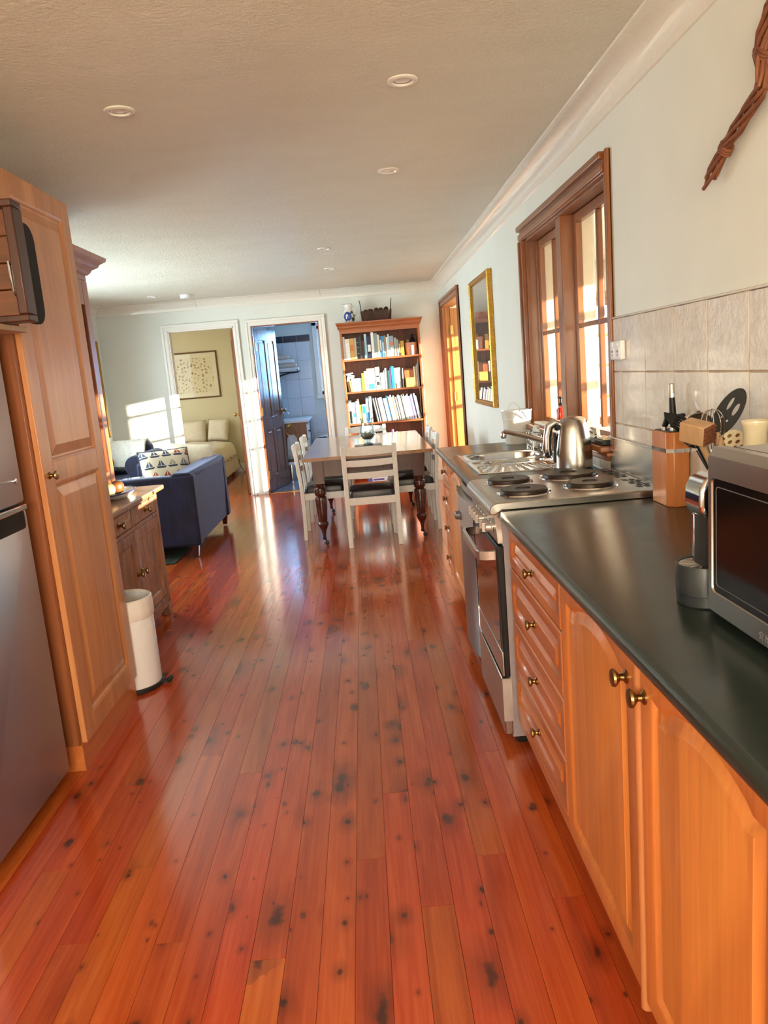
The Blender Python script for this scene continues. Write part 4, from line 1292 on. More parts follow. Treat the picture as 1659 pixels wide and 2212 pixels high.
build('turner_blade', plate_holes([(-0.010, -0.018), (0.03, -0.024), (0.074, -0.012), (0.082, 0.004), (0.030, 0.026), (-0.010, 0.018)], [[(0.014, k - 0.002), (0.050, k - 0.002 + 0.001), (0.050, k + 0.0018), (0.014, k + 0.002)] for k in (-0.011, -0.003, 0.005, 0.013)], fn, 0.003), M_BLACK, u)
u = utensil('slotted_spoon', 'large black slotted spoon rising highest from the utensil pot', 'spoon')
build('handle', MB().tube([CB, (0.922, 1.955, 1.03), (0.912, 1.95, 1.12), (0.914, 1.95, 1.155)], 0.0072, 8), M_BLACK, u, smooth=True)
fn = frame_fn((0.930, 1.945, 1.197), (0.50, -0.05, 0.80), (-0.55, 0.50, 0.35))
build('spoon_bowl', plate_holes(ell(0, 0, 0.068, 0.030, 28), [ell(0.022, 0.007, 0.018, 0.0042, 12), ell(0.014, -0.012, 0.018, 0.0055, 12), ell(-0.016, 0.008, 0.004, 0.003, 8), ell(-0.020, -0.008, 0.004, 0.003, 8)], fn, 0.004), M_BLACK, u, bevel=0.001)
u = utensil('whisk', 'steel balloon whisk standing beside the black slotted spoon', 'whisk')
build('handle', MB().tube([CB, (0.910, 1.955, 1.02), (0.890, 1.95, 1.08)], 0.008, 10), M_CHROME, u, smooth=True)
m = MB()
for k in range(5):
    a = PI * k / 5
    pts = []
    for i in range(17):
        t = -1 + i / 8
        w = 0.030 * math.cos(t * PI / 2) ** 0.6 if abs(t) < 1 else 0.0
        hgt = 1.08 + 0.13 * (1 - abs(t) ** 1.6)
        s_ = 1 if t > 0 else -1
        ww = 0.030 * math.sin(min(1, (1 - abs(t)) * 1.0 + 0.0) * PI) ** 0.7 if 0 < abs(t) < 1 else 0.0
        pts.append((0.890 + s_ * ww * math.cos(a), 1.95 + s_ * ww * math.sin(a), hgt))
    m.tube(pts, 0.0011, 5)
build('whisk_wire', m, M_CHROME, u, smooth=True)
u = utensil('strainer', 'steel strainer with a round rim behind the wooden mallet', 'strainer')
build('handle', MB().tube([CB, (0.905, 1.985, 1.03), (0.872, 2.0, 1.10)], 0.004, 8), M_CHROME, u, smooth=True)
fn = frame_fn((0.874, 2.0, 1.155), (0.86, 0.25, 0.45), (-0.4, 0.1, 0.9))
m = MB()
m.tube([fn(0.050 * math.cos(2 * PI * i / 28), 0.044 * math.sin(2 * PI * i / 28), 0) for i in range(28)], 0.005, 8, True)
build('rim', m, M_CHROME, u, smooth=True)
m = MB()
m.loft([[fn(r * 0.050 * math.cos(2 * PI * i / 24), r * 0.044 * math.sin(2 * PI * i / 24), d) for i in range(24)] for r, d in ((0.97, 0.0), (0.85, -0.018), (0.55, -0.032), (0.05, -0.036))], False, True)
build('bowl', m, M_STEEL, u, smooth=True)
for lab, tip, w in (('wooden spoon behind the whisk', (0.905, 1.975, 1.185), 0.013), ('wooden spatula between whisk and slotted spoon', (0.900, 1.94, 1.150), 0.011)):
    u = utensil('wooden_spoon', lab, 'spoon')
    t = Vector(tip)
    build('spoon', MB().tube([CB, CB.lerp(t, 0.66), CB.lerp(t, 0.76), CB.lerp(t, 0.90), t], [0.005, 0.005, w * 0.8, w, w * 0.35], 10), M_BEECH, u, smooth=True)
u = utensil('skimmer', 'pale skimmer pierced with dark round holes beside the cream jar', 'skimmer')
build('handle', MB().tube([CB, (0.925, 1.945, 1.085)], 0.005, 8), M_CREAM, u, smooth=True)
fn = frame_fn((0.934, 1.935, 1.122), (0.82, -0.2, 0.15), (-0.15, 0.1, 1))
hs = [ell(a, b, 0.0062, 0.0042, 10, 0.4) for a, b in ((-0.020, 0.012), (-0.003, 0.017), (0.016, 0.014), (-0.022, -0.003), (-0.005, 0.001), (0.013, -0.002), (-0.014, -0.017), (0.004, -0.015), (0.020, -0.016))]
build('disc', plate_holes(ell(0, 0, 0.036, 0.032, 28), hs, fn, 0.003), M_CREAM, u)
build('disc_backing', MB().loft([[fn(0.033 * math.cos(2 * PI * i / 20), 0.029 * math.sin(2 * PI * i / 20), d) for i in range(20)] for d in (-0.010, -0.006)]), M_DRES, u)
cj = thing('cream_jar', 'tall cream ceramic jar with a flared lip behind the microwave', 'jar', (0.925, 1.80, 0.875))
build('jar', MB().lathe([(0.030, 0.0), (0.033, 0.01), (0.030, 0.06), (0.027, 0.20), (0.0265, 0.285), (0.030, 0.300), (0.0325, 0.307), (0.0315, 0.312), (0.026, 0.309), (0.024, 0.28), (0.020, 0.02)], (0, 0, 0), 'z', 32), M_CREAM, cj, world=False, smooth=True)

# ------------------------------------------------------------------ pod coffee machine
cm = thing('coffee_machine', 'black pod coffee machine with a chrome head half hidden behind the microwave', 'coffee machine', (0.72, 1.435, 0.875))
CX, CYY = 0.640, 1.435
build('drip_base', MB().lathe([(0.050, 0.875), (0.053, 0.878), (0.0535, 0.898), (0.0545, 0.899), (0.0545, 0.955), (0.0535, 0.957), (0.050, 0.955), (0.049, 0.949)], (CX, CYY, 0), 'z', 36), M_DKGREY, cm, smooth=True)
m = MB()
for k in range(14):
    a = 2 * PI * k / 14
    q = MB().box(0.010, 0.046, -0.0022, 0.0022, 0.950, 0.9535)
    m.add(q.xf(Matrix.Translation((CX, CYY, 0)) @ Matrix.Rotation(a, 4, 'Z')).v, q.f)
m.lathe([(0.049, 0.949), (0.049, 0.9535), (0.045, 0.9535), (0.045, 0.949)], (CX, CYY, 0), 'z', 30)
build('drip_grille', m, M_KNOBG, cm)
build('column', MB().loft([[(x, y, z) for x, y in rrect(0.626, 0.90, CYY - 0.05, CYY + 0.032, 0.018)] for z in (0.877, 1.06)]), M_DKGREY, cm, smooth=True)
build('column_edge', MB().box(0.6255, 0.630, CYY + 0.018, CYY + 0.026, 0.955, 1.05), M_CHROME, cm, bevel=0.001)
hp_ = [(0.622, 1.052), (0.616, 1.060), (0.612, 1.075), (0.612, 1.105), (0.621, 1.124), (0.642, 1.134), (0.90, 1.134), (0.90, 1.052)]
build('head', MB().prism(hp_, 'y', CYY - 0.045, CYY + 0.030), M_CHROME, cm, bevel=0.008, seg=3)
build('top_lever', MB().tube([(0.640, CYY - 0.03, 1.134), (0.643, CYY - 0.03, 1.146), (0.70, CYY - 0.01, 1.152), (0.80, CYY, 1.150)], 0.008, 8), M_CHROME, cm, smooth=True)
build('water_tank', MB().loft([[(x, y, z) for x, y in rrect(0.902, 0.985, CYY - 0.05, CYY + 0.04, 0.02)] for z in (0.885, 1.11)]), M_BLACK, cm, smooth=True)

# ------------------------------------------------------------------ microwave
mw = thing('microwave', 'stainless steel microwave oven with a dark glass door on the near worktop', 'microwave', (0.78, 1.09, 0.875))
MY0, MY1, MZ0, MZ1 = 0.845, 1.333, 0.888, 1.196
build('body', MB().box(0.622, 0.985, MY0 + 0.004, MY1 - 0.004, MZ0, MZ1 - 0.003), M_STEEL, mw, bevel=0.003)
def fl(ins_u0, ins_u1, b, t, x, r=0.012):
    return [(x, u, v) for u, v in rrect(MY0 + ins_u0, MY1 - ins_u1, MZ0 + b, MZ1 - t, r, 4)]
m = MB().loft([fl(0, 0, 0, 0, 0.630, 0.004), fl(0, 0, 0, 0, 0.612, 0.004), fl(0.006, 0.006, 0.012, 0.014, 0.598, 0.006), fl(0.118, 0.018, 0.048, 0.052, 0.598, 0.010), fl(0.121, 0.021, 0.051, 0.055, 0.604, 0.010)], True, True)
build('front_frame', m, M_STEEL, mw, smooth=True)
build('door_glass', MB().loft([fl(0.120, 0.020, 0.050, 0.054, 0.6045, 0.010), fl(0.120, 0.020, 0.050, 0.054, 0.6005, 0.010)]), M_BLKGL, mw)
build('glass_border', MB().loft([fl(0.131, 0.031, 0.062, 0.066, 0.6006, 0.008), fl(0.131, 0.031, 0.062, 0.066, 0.5998, 0.008), fl(0.1325, 0.0325, 0.0635, 0.0675, 0.5998, 0.008), fl(0.1325, 0.0325, 0.0635, 0.0675, 0.6006, 0.008)], False, False), M_GREYPL, mw)
build('control_panel', MB().box(0.5965, 0.600, MY0 + 0.015, MY0 + 0.105, MZ0 + 0.05, MZ1 - 0.055), M_BLKGL, mw)
build('top_seam', MB().box(0.622, 0.98, MY0 + 0.04, MY1 - 0.030, MZ1 - 0.0035, MZ1 - 0.0025), M_STEEL, mw)
build('air_gap', MB().box(0.640, 0.644, MY0 + 0.01, MY1 - 0.012, MZ1 - 0.0036, MZ1 - 0.0024), M_BLACK, mw)
for y in (MY0 + 0.05, MY1 - 0.05):
    for x in (0.65, 0.95):
        build('foot', MB().lathe([(0.016, 0.875), (0.018, 0.890)], (x, y, 0), 'z', 14), M_RUBBER, mw)
fc = bpy.data.curves.new('lettering', 'FONT')
fc.body = 'SMEG'
fc.size = 0.017
fc.extrude = 0.0008
fc.space_character = 1.15
ft = bpy.data.objects.new('lettering_curve', fc)
COL.objects.link(ft)
fme = bpy.data.meshes.new_from_object(ft.evaluated_get(bpy.context.evaluated_depsgraph_get()))
bpy.data.objects.remove(ft)
fme.transform(Matrix(((0, 0, -1, 0.5975), (-1, 0, 0, 1.146), (0, 1, 0, 0.907), (0, 0, 0, 1))))
fme.transform(Matrix.Translation(-wloc(mw)))
fme.materials.clear()
fme.materials.append(M_GREYPL)
ft = bpy.data.objects.new('lettering', fme)
COL.objects.link(ft)
ft.parent = mw

# ------------------------------------------------------------------ twisted vine hanging on the right wall
vn = thing('vine_garland', 'twisted dry vine garland tied with a vine knot, hanging on the upper right wall', 'garland', (0.99, 1.95, 1.95))
path = [(2.150, 1.824), (2.105, 1.853), (2.075, 1.872), (2.02, 1.893), (1.965, 1.918), (1.915, 1.938), (1.895, 1.955), (1.898, 1.985), (1.910, 2.02), (1.895, 2.06), (1.86, 2.10), (1.80, 2.13)]
for k in range(6):
    a0 = 2 * PI * k / 6
    pts = []
    for i, (y, z) in enumerate(path):
        rr_ = 0.0155 if 2 < i else (0.016 if i == 0 else 0.011)
        if i == 2: rr_ = 0.009
        a = a0 + i * 0.75
        pts.append((0.992 - 0.006 + 0.012 * math.cos(a) * 0.9, y + rr_ * math.sin(a) * 0.75, z + rr_ * math.sin(a) * 0.8))
    if k % 2 == 0:
        y, z = path[0]
        pts = [(pts[0][0], y + 0.030 + 0.008 * (k - 2), z - 0.016 - 0.004 * k)] + pts
    else:
        y, z = path[0]
        pts = [(pts[0][0], y + 0.012 + 0.006 * (k - 2), z - 0.010)] + pts
    # light smoothing by subdivision
    fine = []
    for a, b in zip(pts[:-1], pts[1:]):
        fine += [tuple(Vector(a).lerp(Vector(b), t)) for t in (0, 0.5)]
    fine.append(pts[-1])
    build('stem', MB().tube(fine, 0.0052, 8), M_VINE, vn, smooth=True)
for (y, z, r) in ((2.085, 1.866, 0.018), (1.905, 2.03, 0.020)):
    m = MB()
    for o in (-0.006, 0.0, 0.006):
        m.tube([(0.990 - 0.015 * math.cos(t) * 0.9, y + o * 1.0 + r * 0.75 * math.sin(t), z + o * -0.7 + r * 0.9 * math.sin(t)) for t in [2 * PI * i / 16 for i in range(16)]], 0.0045, 8, True)
    build('binding', m, M_VINE, vn, smooth=True)

# ------------------------------------------------------------------ left side: pantry, fridge, things on the fridge
pn = thing('pantry_cupboard', 'tall timber pantry cupboard with two raised panels beside the fridge', 'cupboard', (-1.5, 3.0, 0))
PX = -1.138
build('carcass', MB().box(-1.848, -1.160, 2.665, 3.33, 0.10, 2.148), M_PANE, pn, bevel=0.002)
build('kickboard', MB().box(-1.84, -1.150, 2.668, 3.325, 0.0, 0.10), M_CABH, pn)
mpL = face_left(PX)
def pantry_door():
    def R(u0, u1, v0, v1, d): return [mpL(u, v, d) for u, v in ((u0, v0), (u1, v0), (u1, v1), (u0, v1))]
    u0, u1, v0, v1, t = 2.690, 3.328, 0.100, 2.145, 0.022
    m = MB()
    def bx(a, b, c, d, dd=0): m.box(PX - t, PX + dd, a, b, c, d)
    bx(u0, 2.782, v0, v1)
    bx(3.245, u1, v0, v1)
    bx(2.782, 3.245, v0, 0.185)
    bx(2.782, 3.245, 1.070, 1.150)
    bx(2.782, 3.245, 2.065, v1)
    o = build('door', m, M_PAN, pn, bevel=0.003, seg=2)
    for c, d in ((0.185, 1.070), (1.150, 2.065)):
        q = MB()
        a, b = 2.782, 3.245
        q.loft([R(a - 0.002, b + 0.002, c - 0.002, d + 0.002, -0.001), R(a + 0.006, b - 0.006, c + 0.006, d - 0.006, -0.003), R(a + 0.012, b - 0.012, c + 0.012, d - 0.012, -0.009), R(a + 0.018, b - 0.018, c + 0.018, d - 0.018, -0.010), R(a + 0.052, b - 0.052, c + 0.052, d - 0.052, -0.0015), R(a + 0.056, b - 0.056, c + 0.056, d - 0.056, 0.0)], False, True)
        build('panel', q, M_PAN, o)
    knob_part(mpL, 2.735, 1.105, o, M_BRASS, 0.017, 0.030)
pantry_door()

fr = thing('fridge', 'stainless steel fridge with a freezer on top, at the left edge', 'fridge', (-1.5, 2.28, 0))
FY0, FY1 = 1.985, 2.602
build('cabinet', MB().box(-1.83, -1.245, FY0 + 0.008, FY1 - 0.008, 0.03, 1.592), M_DKGREY, fr, bevel=0.004)
def fdoor(name, z0, z1):
    r = rrect(FY0, FY1, z0, z1, 0.012, 4)
    ri = rrect(FY0 + 0.012, FY1 - 0.012, z0 + 0.006, z1 - 0.006, 0.012, 4)
    return build(name, MB().loft([[(-1.243, u, v) for u, v in r], [(-1.185, u, v) for u, v in r], [(-1.176, u, v) for u, v in ri]]), M_FRIDGE, fr, smooth=True)
up = fdoor('freezer_door', 1.035, 1.588)
lo = fdoor('fridge_door', 0.045, 1.018)
build('door_gap', MB().box(-1.243, -1.205, FY0 + 0.01, FY1 - 0.01, 1.016, 1.037), M_BLACK, fr)
hb = build('handle_pocket', MB().loft([[(-1.190, u, v) for u, v in rrect(2.06, 2.572, 0.952, 1.016, 0.012, 3)], [(-1.1740, u, v) for u, v in rrect(2.06, 2.572, 0.952, 1.016, 0.012, 3)]]), M_BLKGL, lo)
build('handle_trim', MB().box(-1.186, -1.163, 2.05, 2.580, 1.014, 1.034), M_CHROME, lo, bevel=0.004)
build('badge', MB().lathe([(0.010, -1.1765), (0.010, -1.1745), (0.008, -1.1735)], (0, 2.555, 1.115), 'x', 18), M_CHROME, up, smooth=True)
for y in (FY0 + 0.05, FY1 - 0.04):
    build('foot', MB().lathe([(0.020, 0), (0.020, 0.02), (0.012, 0.022), (0.012, 0.034)], (-1.24, y, 0), 'z', 14), M_RUBBER, fr)
bd = tag(build('pale_board', MB().box(-1.47, -1.075, 2.30, 2.60, 1.592, 1.610), M_BEECH, None, bevel=0.002, loc=(-1.25, 2.42, 1.601)), 'pale timber board lying on the fridge under the wooden crate', 'board')
ck = thing('wooden_crate', 'dark-framed wooden crate standing on edge on the fridge', 'crate', (-1.22, 2.42, 1.610))
KX0, KX1, KY0, KY1, KZ0, KZ1 = -1.49, -0.992, 2.425, 2.495, 1.611, 1.968
for i in range(4):
    z0 = KZ0 + 0.022 + i * 0.078
    build('slat', MB().box(KX0 + 0.02, KX1 - 0.026, KY0 + 0.018, KY0 + 0.030, z0, z0 + 0.0745), M_CRATE, ck, bevel=0.0015, seg=1)
m = MB().box(KX0, KX1, KY0, KY1, KZ0, KZ0 + 0.022).box(KX0, KX1, KY0, KY1, KZ1 - 0.022, KZ1).box(KX1 - 0.030, KX1, KY0, KY1, KZ0 + 0.022, KZ1 - 0.022).box(KX0, KX0 + 0.03, KY0, KY1, KZ0 + 0.022, KZ1 - 0.022)
build('frame', m, M_CRATED, ck, bevel=0.005)
build('steel_pull', MB().tube([(KX1 - 0.034, KY0 + 0.012, 1.78), (KX1 - 0.038, KY0 + 0.004, 1.79), (KX1 - 0.036, KY0 + 0.004, 1.70), (KX1 - 0.034, KY0 + 0.012, 1.69)], 0.003, 6), M_CHROME, ck, smooth=True)
tr_ = tag(build('black_tray', MB().loft([[(x, u, v) for u, v in rrect(2.503, 2.652, 1.615, 1.930, 0.055, 6)] for x in (-1.043, -1.028)]), M_BLACKM, None, bevel=0.003, loc=(-1.05, 2.56, 1.615)), 'black round-cornered tray standing between the wooden crate and the pantry', 'tray')

# ------------------------------------------------------------------ hutch base and display cabinet
hu = thing('sideboard', 'worn rustic timber sideboard with two drawers and two doors behind the pantry', 'sideboard', (-1.54, 4.1, 0))
HX = -1.302
HY0, HY1 = 3.575, 4.625
m = MB().box(-1.80, HX - 0.022, HY0 + 0.004, HY1 - 0.004, 0.10, 0.772)
build('carcass', m, M_RUST, hu)
m = MB().box(HX - 0.022, HX, HY0, 3.638, 0.085, 0.772).box(HX - 0.022, HX, 4.585, HY1, 0.085, 0.772)
m.box(HX - 0.022, HX, 3.638, 4.585, 0.752, 0.772).box(HX - 0.022, HX, 3.638, 4.585, 0.628, 0.652).box(HX - 0.022, HX, 3.638, 4.585, 0.085, 0.130).box(HX - 0.022, HX, 4.095, 4.128, 0.652, 0.752)
build('face_frame', m, M_RUST, hu, bevel=0.003)
for y in (HY0, HY1 - 0.055):
    for x in (HX - 0.055, -1.80):
        build('leg', MB().loft([[(x, y, z), (x + 0.055, y, z), (x + 0.055, y + 0.055, z), (x, y + 0.055, z)] for z in (0.0, 0.10)]), M_RUST, hu, bevel=0.003)
build('apron', MB().box(HX - 0.018, HX - 0.003, HY0 + 0.05, HY1 - 0.05, 0.068, 0.100), M_RUST, hu)
build('top_board', MB().box(-1.805, -1.268, 3.53, 4.690, 0.773, 0.800), M_RUSTT, hu, bevel=0.007, seg=3)
mpH = face_left(HX)
for a, b, k in ((3.642, 4.091, 3.866), (4.132, 4.581, 4.356)):
    d = build('drawer', MB().box(HX - 0.020, HX - 0.003, a, b, 0.656, 0.749), M_RUST, hu, bevel=0.003)
    knob_part(mpH, k, 0.706, d, M_BRASS, 0.021, 0.038)
for a, b, k in ((3.642, 4.107, 4.068), (4.111, 4.581, 4.150)):
    d = panel_front('door', lambda u, v, dd: (HX - 0.002 + dd, u, v), a, b, 0.134, 0.625, hu, M_RUST, M_RUST, 0.065, 0, 0.018, True)
    knob_part(mpH, k, 0.395, d, M_BRASS, 0.020, 0.036)
build('hinge', MB().box(HX - 0.003, HX + 0.001, 4.582, 4.589, 0.52, 0.58), M_BRASS, hu)

dc = thing('display_cabinet', 'tall glazed timber display cabinet with a moulded crown on the sideboard', 'cabinet', (-1.66, 4.1, 0.800))
DX = -1.532
m = MB().box(-1.80, DX - 0.02, 3.60, 3.62, 0.801, 2.05).box(-1.80, DX - 0.02, 4.60, 4.62, 0.801, 2.05).box(-1.80, -1.785, 3.62, 4.60, 0.801, 2.05).box(-1.785, DX - 0.02, 3.62, 4.60, 0.801, 0.825).box(-1.785, DX - 0.02, 3.62, 4.60, 2.02, 2.05)
build('carcass', m, M_DRES, dc)
for z in (1.2, 1.6): build('shelf', MB().box(-1.785, DX - 0.03, 3.62, 4.60, z, z + 0.018), M_DRES, dc)
for a, b in ((3.60, 4.108), (4.112, 4.62)):
    m = MB().box(DX - 0.02, DX, a, a + 0.085, 0.83, 2.02).box(DX - 0.02, DX, b - 0.085, b, 0.83, 2.02).box(DX - 0.02, DX, a + 0.085, b - 0.085, 0.83, 0.92).box(DX - 0.02, DX, a + 0.085, b - 0.085, 1.88, 2.02)
    d = build('door', m, M_DRES, dc, bevel=0.004)
    build('pane', MB().box(DX - 0.013, DX - 0.010, a + 0.08, b - 0.08, 0.915, 1.885), M_GLASS, d)
build('frieze', MB().box(-1.80, DX - 0.002, 3.60, 4.62, 2.021, 2.06), M_DRES, dc)
cp_ = [(-1.80, 2.050), (DX + 0.006, 2.050), (DX + 0.020, 2.062), (DX + 0.030, 2.080), (DX + 0.058, 2.096), (DX + 0.066, 2.112), (DX + 0.096, 2.132), (DX + 0.100, 2.150), (-1.80, 2.150)]
m = MB()
m.loft([[(x, (3.60 if s else 4.62) + (-1 if s else 1) * max(x - DX, 0), z) for x, z in cp_] for s in (True, False)])
build('crown', m, M_DRES, dc, smooth=True)

# fruit plate on the sideboard
pl = thing('fruit_plate', 'blue-rimmed oval platter holding fruit on the sideboard', 'plate', (-1.428, 4.27, 0.8005))
def ov(a, b, z, n=40): return [(a * math.cos(2 * PI * i / n), b * math.sin(2 * PI * i / n), z) for i in range(n)]
build('dish', MB().loft([ov(0.070, 0.125, 0.0), ov(0.076, 0.135, 0.003), ov(0.094, 0.185, 0.026), ov(0.098, 0.195, 0.034), ov(0.090, 0.184, 0.033), ov(0.070, 0.125, 0.010)]), M_WHITE, pl, world=False, smooth=True)
build('blue_rim', MB().loft([ov(0.0955, 0.188, 0.0275), ov(0.1005, 0.198, 0.034), ov(0.0965, 0.192, 0.0362), ov(0.090, 0.183, 0.0335)], False, False), plain('blue_rim_glaze', lin(40, 60, 128), 0.15, coat=0.5), pl, world=False, smooth=True)
M_ONION = plain('brown_fruit', lin(116, 72, 34), 0.45, var=0.1)
M_PEAR = plain('pale_fruit', lin(190, 158, 108), 0.45, var=0.06)
for lab, x, y, r, mt, sq in (('round brown pear-like fruit nearest the rim of the platter', -1.432, 4.325, 0.040, M_ONION, 1.0), ('pale rounded fruit on the platter, half hidden by the pantry', -1.450, 4.235, 0.036, M_PEAR, 1.1)):
    o = thing('fruit', lab, 'fruit', (x, y, 0.8108))
    build('flesh', MB().sphere((0, 0, r * sq * 0.98), r, r, r * sq, 18, 12), mt, o, world=False, smooth=True)
    build('stem', MB().tube([(0, 0, r * sq * 1.94), (0.003, 0.002, r * sq * 1.94 + 0.010)], 0.002, 6), M_VINE, o, world=False)
wc = tag(build('cord', MB().tube([(-1.262, 3.92, 0.790), (-1.262, 3.935, 0.770), (-1.262, 3.94, 0.745), (-1.264, 3.91, 0.728), (-1.285, 3.87, 0.722)], 0.0022, 6), M_KNOBG, None, smooth=True, loc=(-1.265, 3.9, 0.75)), 'thin pale cord looping down from the sideboard top over its drawer', 'cord')

# bin
bn = thing('pedal_bin', 'white pedal bin with a bag folded over its rim, behind the pantry', 'bin', (-1.198, 3.462, 0))
build('base_ring', MB().lathe([(0.128, 0.0), (0.133, 0.004), (0.133, 0.020), (0.127, 0.024)], (0, 0, 0), 'z', 40), M_RUBBER, bn, world=False, smooth=True)
build('drum', MB().lathe([(0.126, 0.018), (0.1275, 0.03), (0.1275, 0.425), (0.1245, 0.43), (0.119, 0.43), (0.117, 0.05)], (0, 0, 0), 'z', 48), M_WHITE, bn, world=False, smooth=True)
wb_ = lambda a, h: 0.020 * math.sin(7 * a + h * 30) * 0.5 + 0.010 * math.sin(13 * a)
build('bin_liner', MB().lathe([(0.1295, 0.348), (0.132, 0.352), (0.131, 0.40), (0.130, 0.438), (0.124, 0.442), (0.116, 0.40), (0.112, 0.10), (0.05, 0.06)], (0, 0, 0), 'z', 64, False, lambda a, h: (0.012 * math.sin(7 * a + h * 30) + 0.006 * math.sin(17 * a)) * (1 if h < 0.435 else 0.3) + 0.012), M_LINER, bn, world=False, smooth=True)
build('pedal', MB().box(0.11, 0.175, -0.022, 0.022, 0.012, 0.020).box(0.160, 0.178, -0.026, 0.026, 0.012, 0.030), M_BLACK, bn, bevel=0.004, world=False)

# ------------------------------------------------------------------ living corner: rug, sofa, cushions, armchair
tag(build('rug', MB().box(-3.0, -1.60, 5.95, 7.85, 0.0, 0.010), M_RUG, None, bevel=0.003, loc=(-2.3, 6.9, 0)), 'dark green shaggy rug under the navy sofa', 'rug')
so_ = thing('sofa', 'navy velvet two-seat sofa, its back turned to the dining table', 'sofa', (-1.85, 6.83, 0.010))
BX = -1.415
def rbox(name, x0, x1, y0, y1, z0, z1, mat, par, r=0.03):
    return build(name, MB().box(x0, x1, y0, y1, z0, z1), mat, par, bevel=r, seg=4)
rbox('base', -2.24, BX - 0.02, 6.12, 7.52, 0.105, 0.30, M_VELVET, so_, 0.02)
m = MB().loft([[(BX - 0.02, y, 0.10), (BX - 0.005, y, 0.40), (BX, y, 0.672), (BX - 0.03, y, 0.702), (BX - 0.15, y, 0.705), (BX - 0.19, y, 0.680), (BX - 0.24, y, 0.30), (BX - 0.24, y, 0.10)] for y in (6.105, 7.535)])
build('backrest', m, M_VELVET, so_, bevel=0.014, seg=3)
for a, b in ((6.095, 6.215), (7.43, 7.55)):
    rbox('arm', -2.25, BX + 0.004, a, b, 0.10, 0.682, M_VELVET, so_, 0.022)
for a, b in ((6.22, 6.82), (6.825, 7.425)):
    rbox('seat_cushion', -2.24, BX - 0.22, a, b, 0.30, 0.45, M_VELVET, so_, 0.04)
for x, y in ((-1.47, 6.15), (-1.47, 7.49), (-2.2, 6.15), (-2.2, 7.49)):
    build('leg', MB().loft([[(x - k, y - k, z), (x + k, y - k, z), (x + k, y + k, z), (x - k, y + k, z)] for k, z in ((0.018, 0.0105), (0.028, 0.104))]), M_TLEG, so_)
    build('leg_edge', MB().tube([(x + 0.021, y - 0.021, 0.0115), (x + 0.031, y - 0.031, 0.103)], 0.003, 6), M_CHROME, so_)
def pillow(m, w, h, t, n=14):
    for s in (1, -1):
        vs, fs = [], []
        for j in range(n + 1):
            for i in range(n + 1):
                a, b = -1 + 2 * i / n, -1 + 2 * j / n
                k = (1 - a ** 4) ** 0.6 * (1 - b ** 4) ** 0.6 if abs(a) < 1 and abs(b) < 1 else 0
                pin = 1 - 0.07 * (1 - abs(a)) * 0 - 0.06 * (1 - b * b) * abs(a) * 0.6
                pin2 = 1 - 0.06 * (1 - a * a) * abs(b) * 0.6
                vs.append((a * w / 2 * pin, s * t / 2 * k, b * h / 2 * pin2))
        for j in range(n):
            for i in range(n):
                q = (j * (n + 1) + i, j * (n + 1) + i + 1, (j + 1) * (n + 1) + i + 1, (j + 1) * (n + 1) + i)
                fs.append(q)
        m.add(vs, fs)
    return m
def cushion(name, label, loc, rot, w, h, t, mat, piping=None):
    o = build(name, pillow(MB(), w, h, t), mat, None, smooth=True, world=False, loc=loc, rot=rot)
    bm = bmesh.new()
    bm.from_mesh(o.data)
    bmesh.ops.remove_doubles(bm, verts=bm.verts, dist=1e-5)
    bmesh.ops.recalc_face_normals(bm, faces=bm.faces)
    bm.to_mesh(o.data)
    bm.free()
    for p in o.data.polygons: p.use_smooth = True
    if piping:
        k = MB()
        n = 14
        loop = []
        for (a, b) in [(-1 + 2 * i / n, -1) for i in range(n)] + [(1, -1 + 2 * i / n) for i in range(n)] + [(1 - 2 * i / n, 1) for i in range(n)] + [(-1, 1 - 2 * i / n) for i in range(n)]:
            loop.append((a * w / 2 * (1 - 0.036 * (1 - b * b) * abs(a)), 0, b * h / 2 * (1 - 0.036 * (1 - a * a) * abs(b))))
        build('piping', k.tube(loop, 0.005, 6, True), piping, o, world=False, smooth=True)
    return tag(o, label, 'cushion')
cushion('cushion', 'cream cushion printed with sailing boats, dark piping, at the sofa corner', (-1.86, 7.04, 0.635), (math.radians(-20), 0, math.radians(28)), 0.46, 0.40, 0.15, M_BOATS, plain('navy_piping', lin(38, 44, 66), 0.7))
cushion('cushion', 'plain cream linen cushion propped behind the sailing boat one', (-1.705, 7.30, 0.645), (math.radians(-18), math.radians(8), math.radians(20)), 0.46, 0.42, 0.16, M_LINEN)
cushion('cushion', 'pale flat cushion lying on the sofa seat by the near arm', (-1.95, 6.62, 0.56), (math.radians(76), 0, math.radians(6)), 0.46, 0.46, 0.15, M_BOATS, plain('rust_piping', lin(150, 84, 60), 0.7))

ac = thing('armchair', 'navy velvet armchair with rolled arms against the back wall', 'armchair', (-2.66, 8.35, 0.0))
def rolled_arm(x):
    prof = []
    for i in range(17):
        a = -PI * 0.25 + (PI * 1.5) * i / 16
        prof.append((x + 0.112 * math.cos(a), 0.612 + 0.112 * math.sin(a)))
    prof += [(x - 0.075, 0.50), (x - 0.075, 0.10), (x + 0.075, 0.10), (x + 0.075, 0.50)]
    return prof
for x in (-2.40, -2.93):
    build('arm', MB().loft([[(a, y, b) for a, b in rolled_arm(x)] for y in (7.90, 8.78)]), M_VELVET, ac, bevel=0.010, seg=2)
rbox('backrest', -2.90, -2.43, 8.62, 8.84, 0.30, 0.795, M_VELVET, ac, 0.06)
rbox('base', -2.86, -2.47, 7.93, 8.70, 0.10, 0.32, M_VELVET, ac, 0.02)
rbox('seat_cushion', -2.853, -2.477, 7.92, 8.62, 0.32, 0.47, M_VELVET, ac, 0.05)
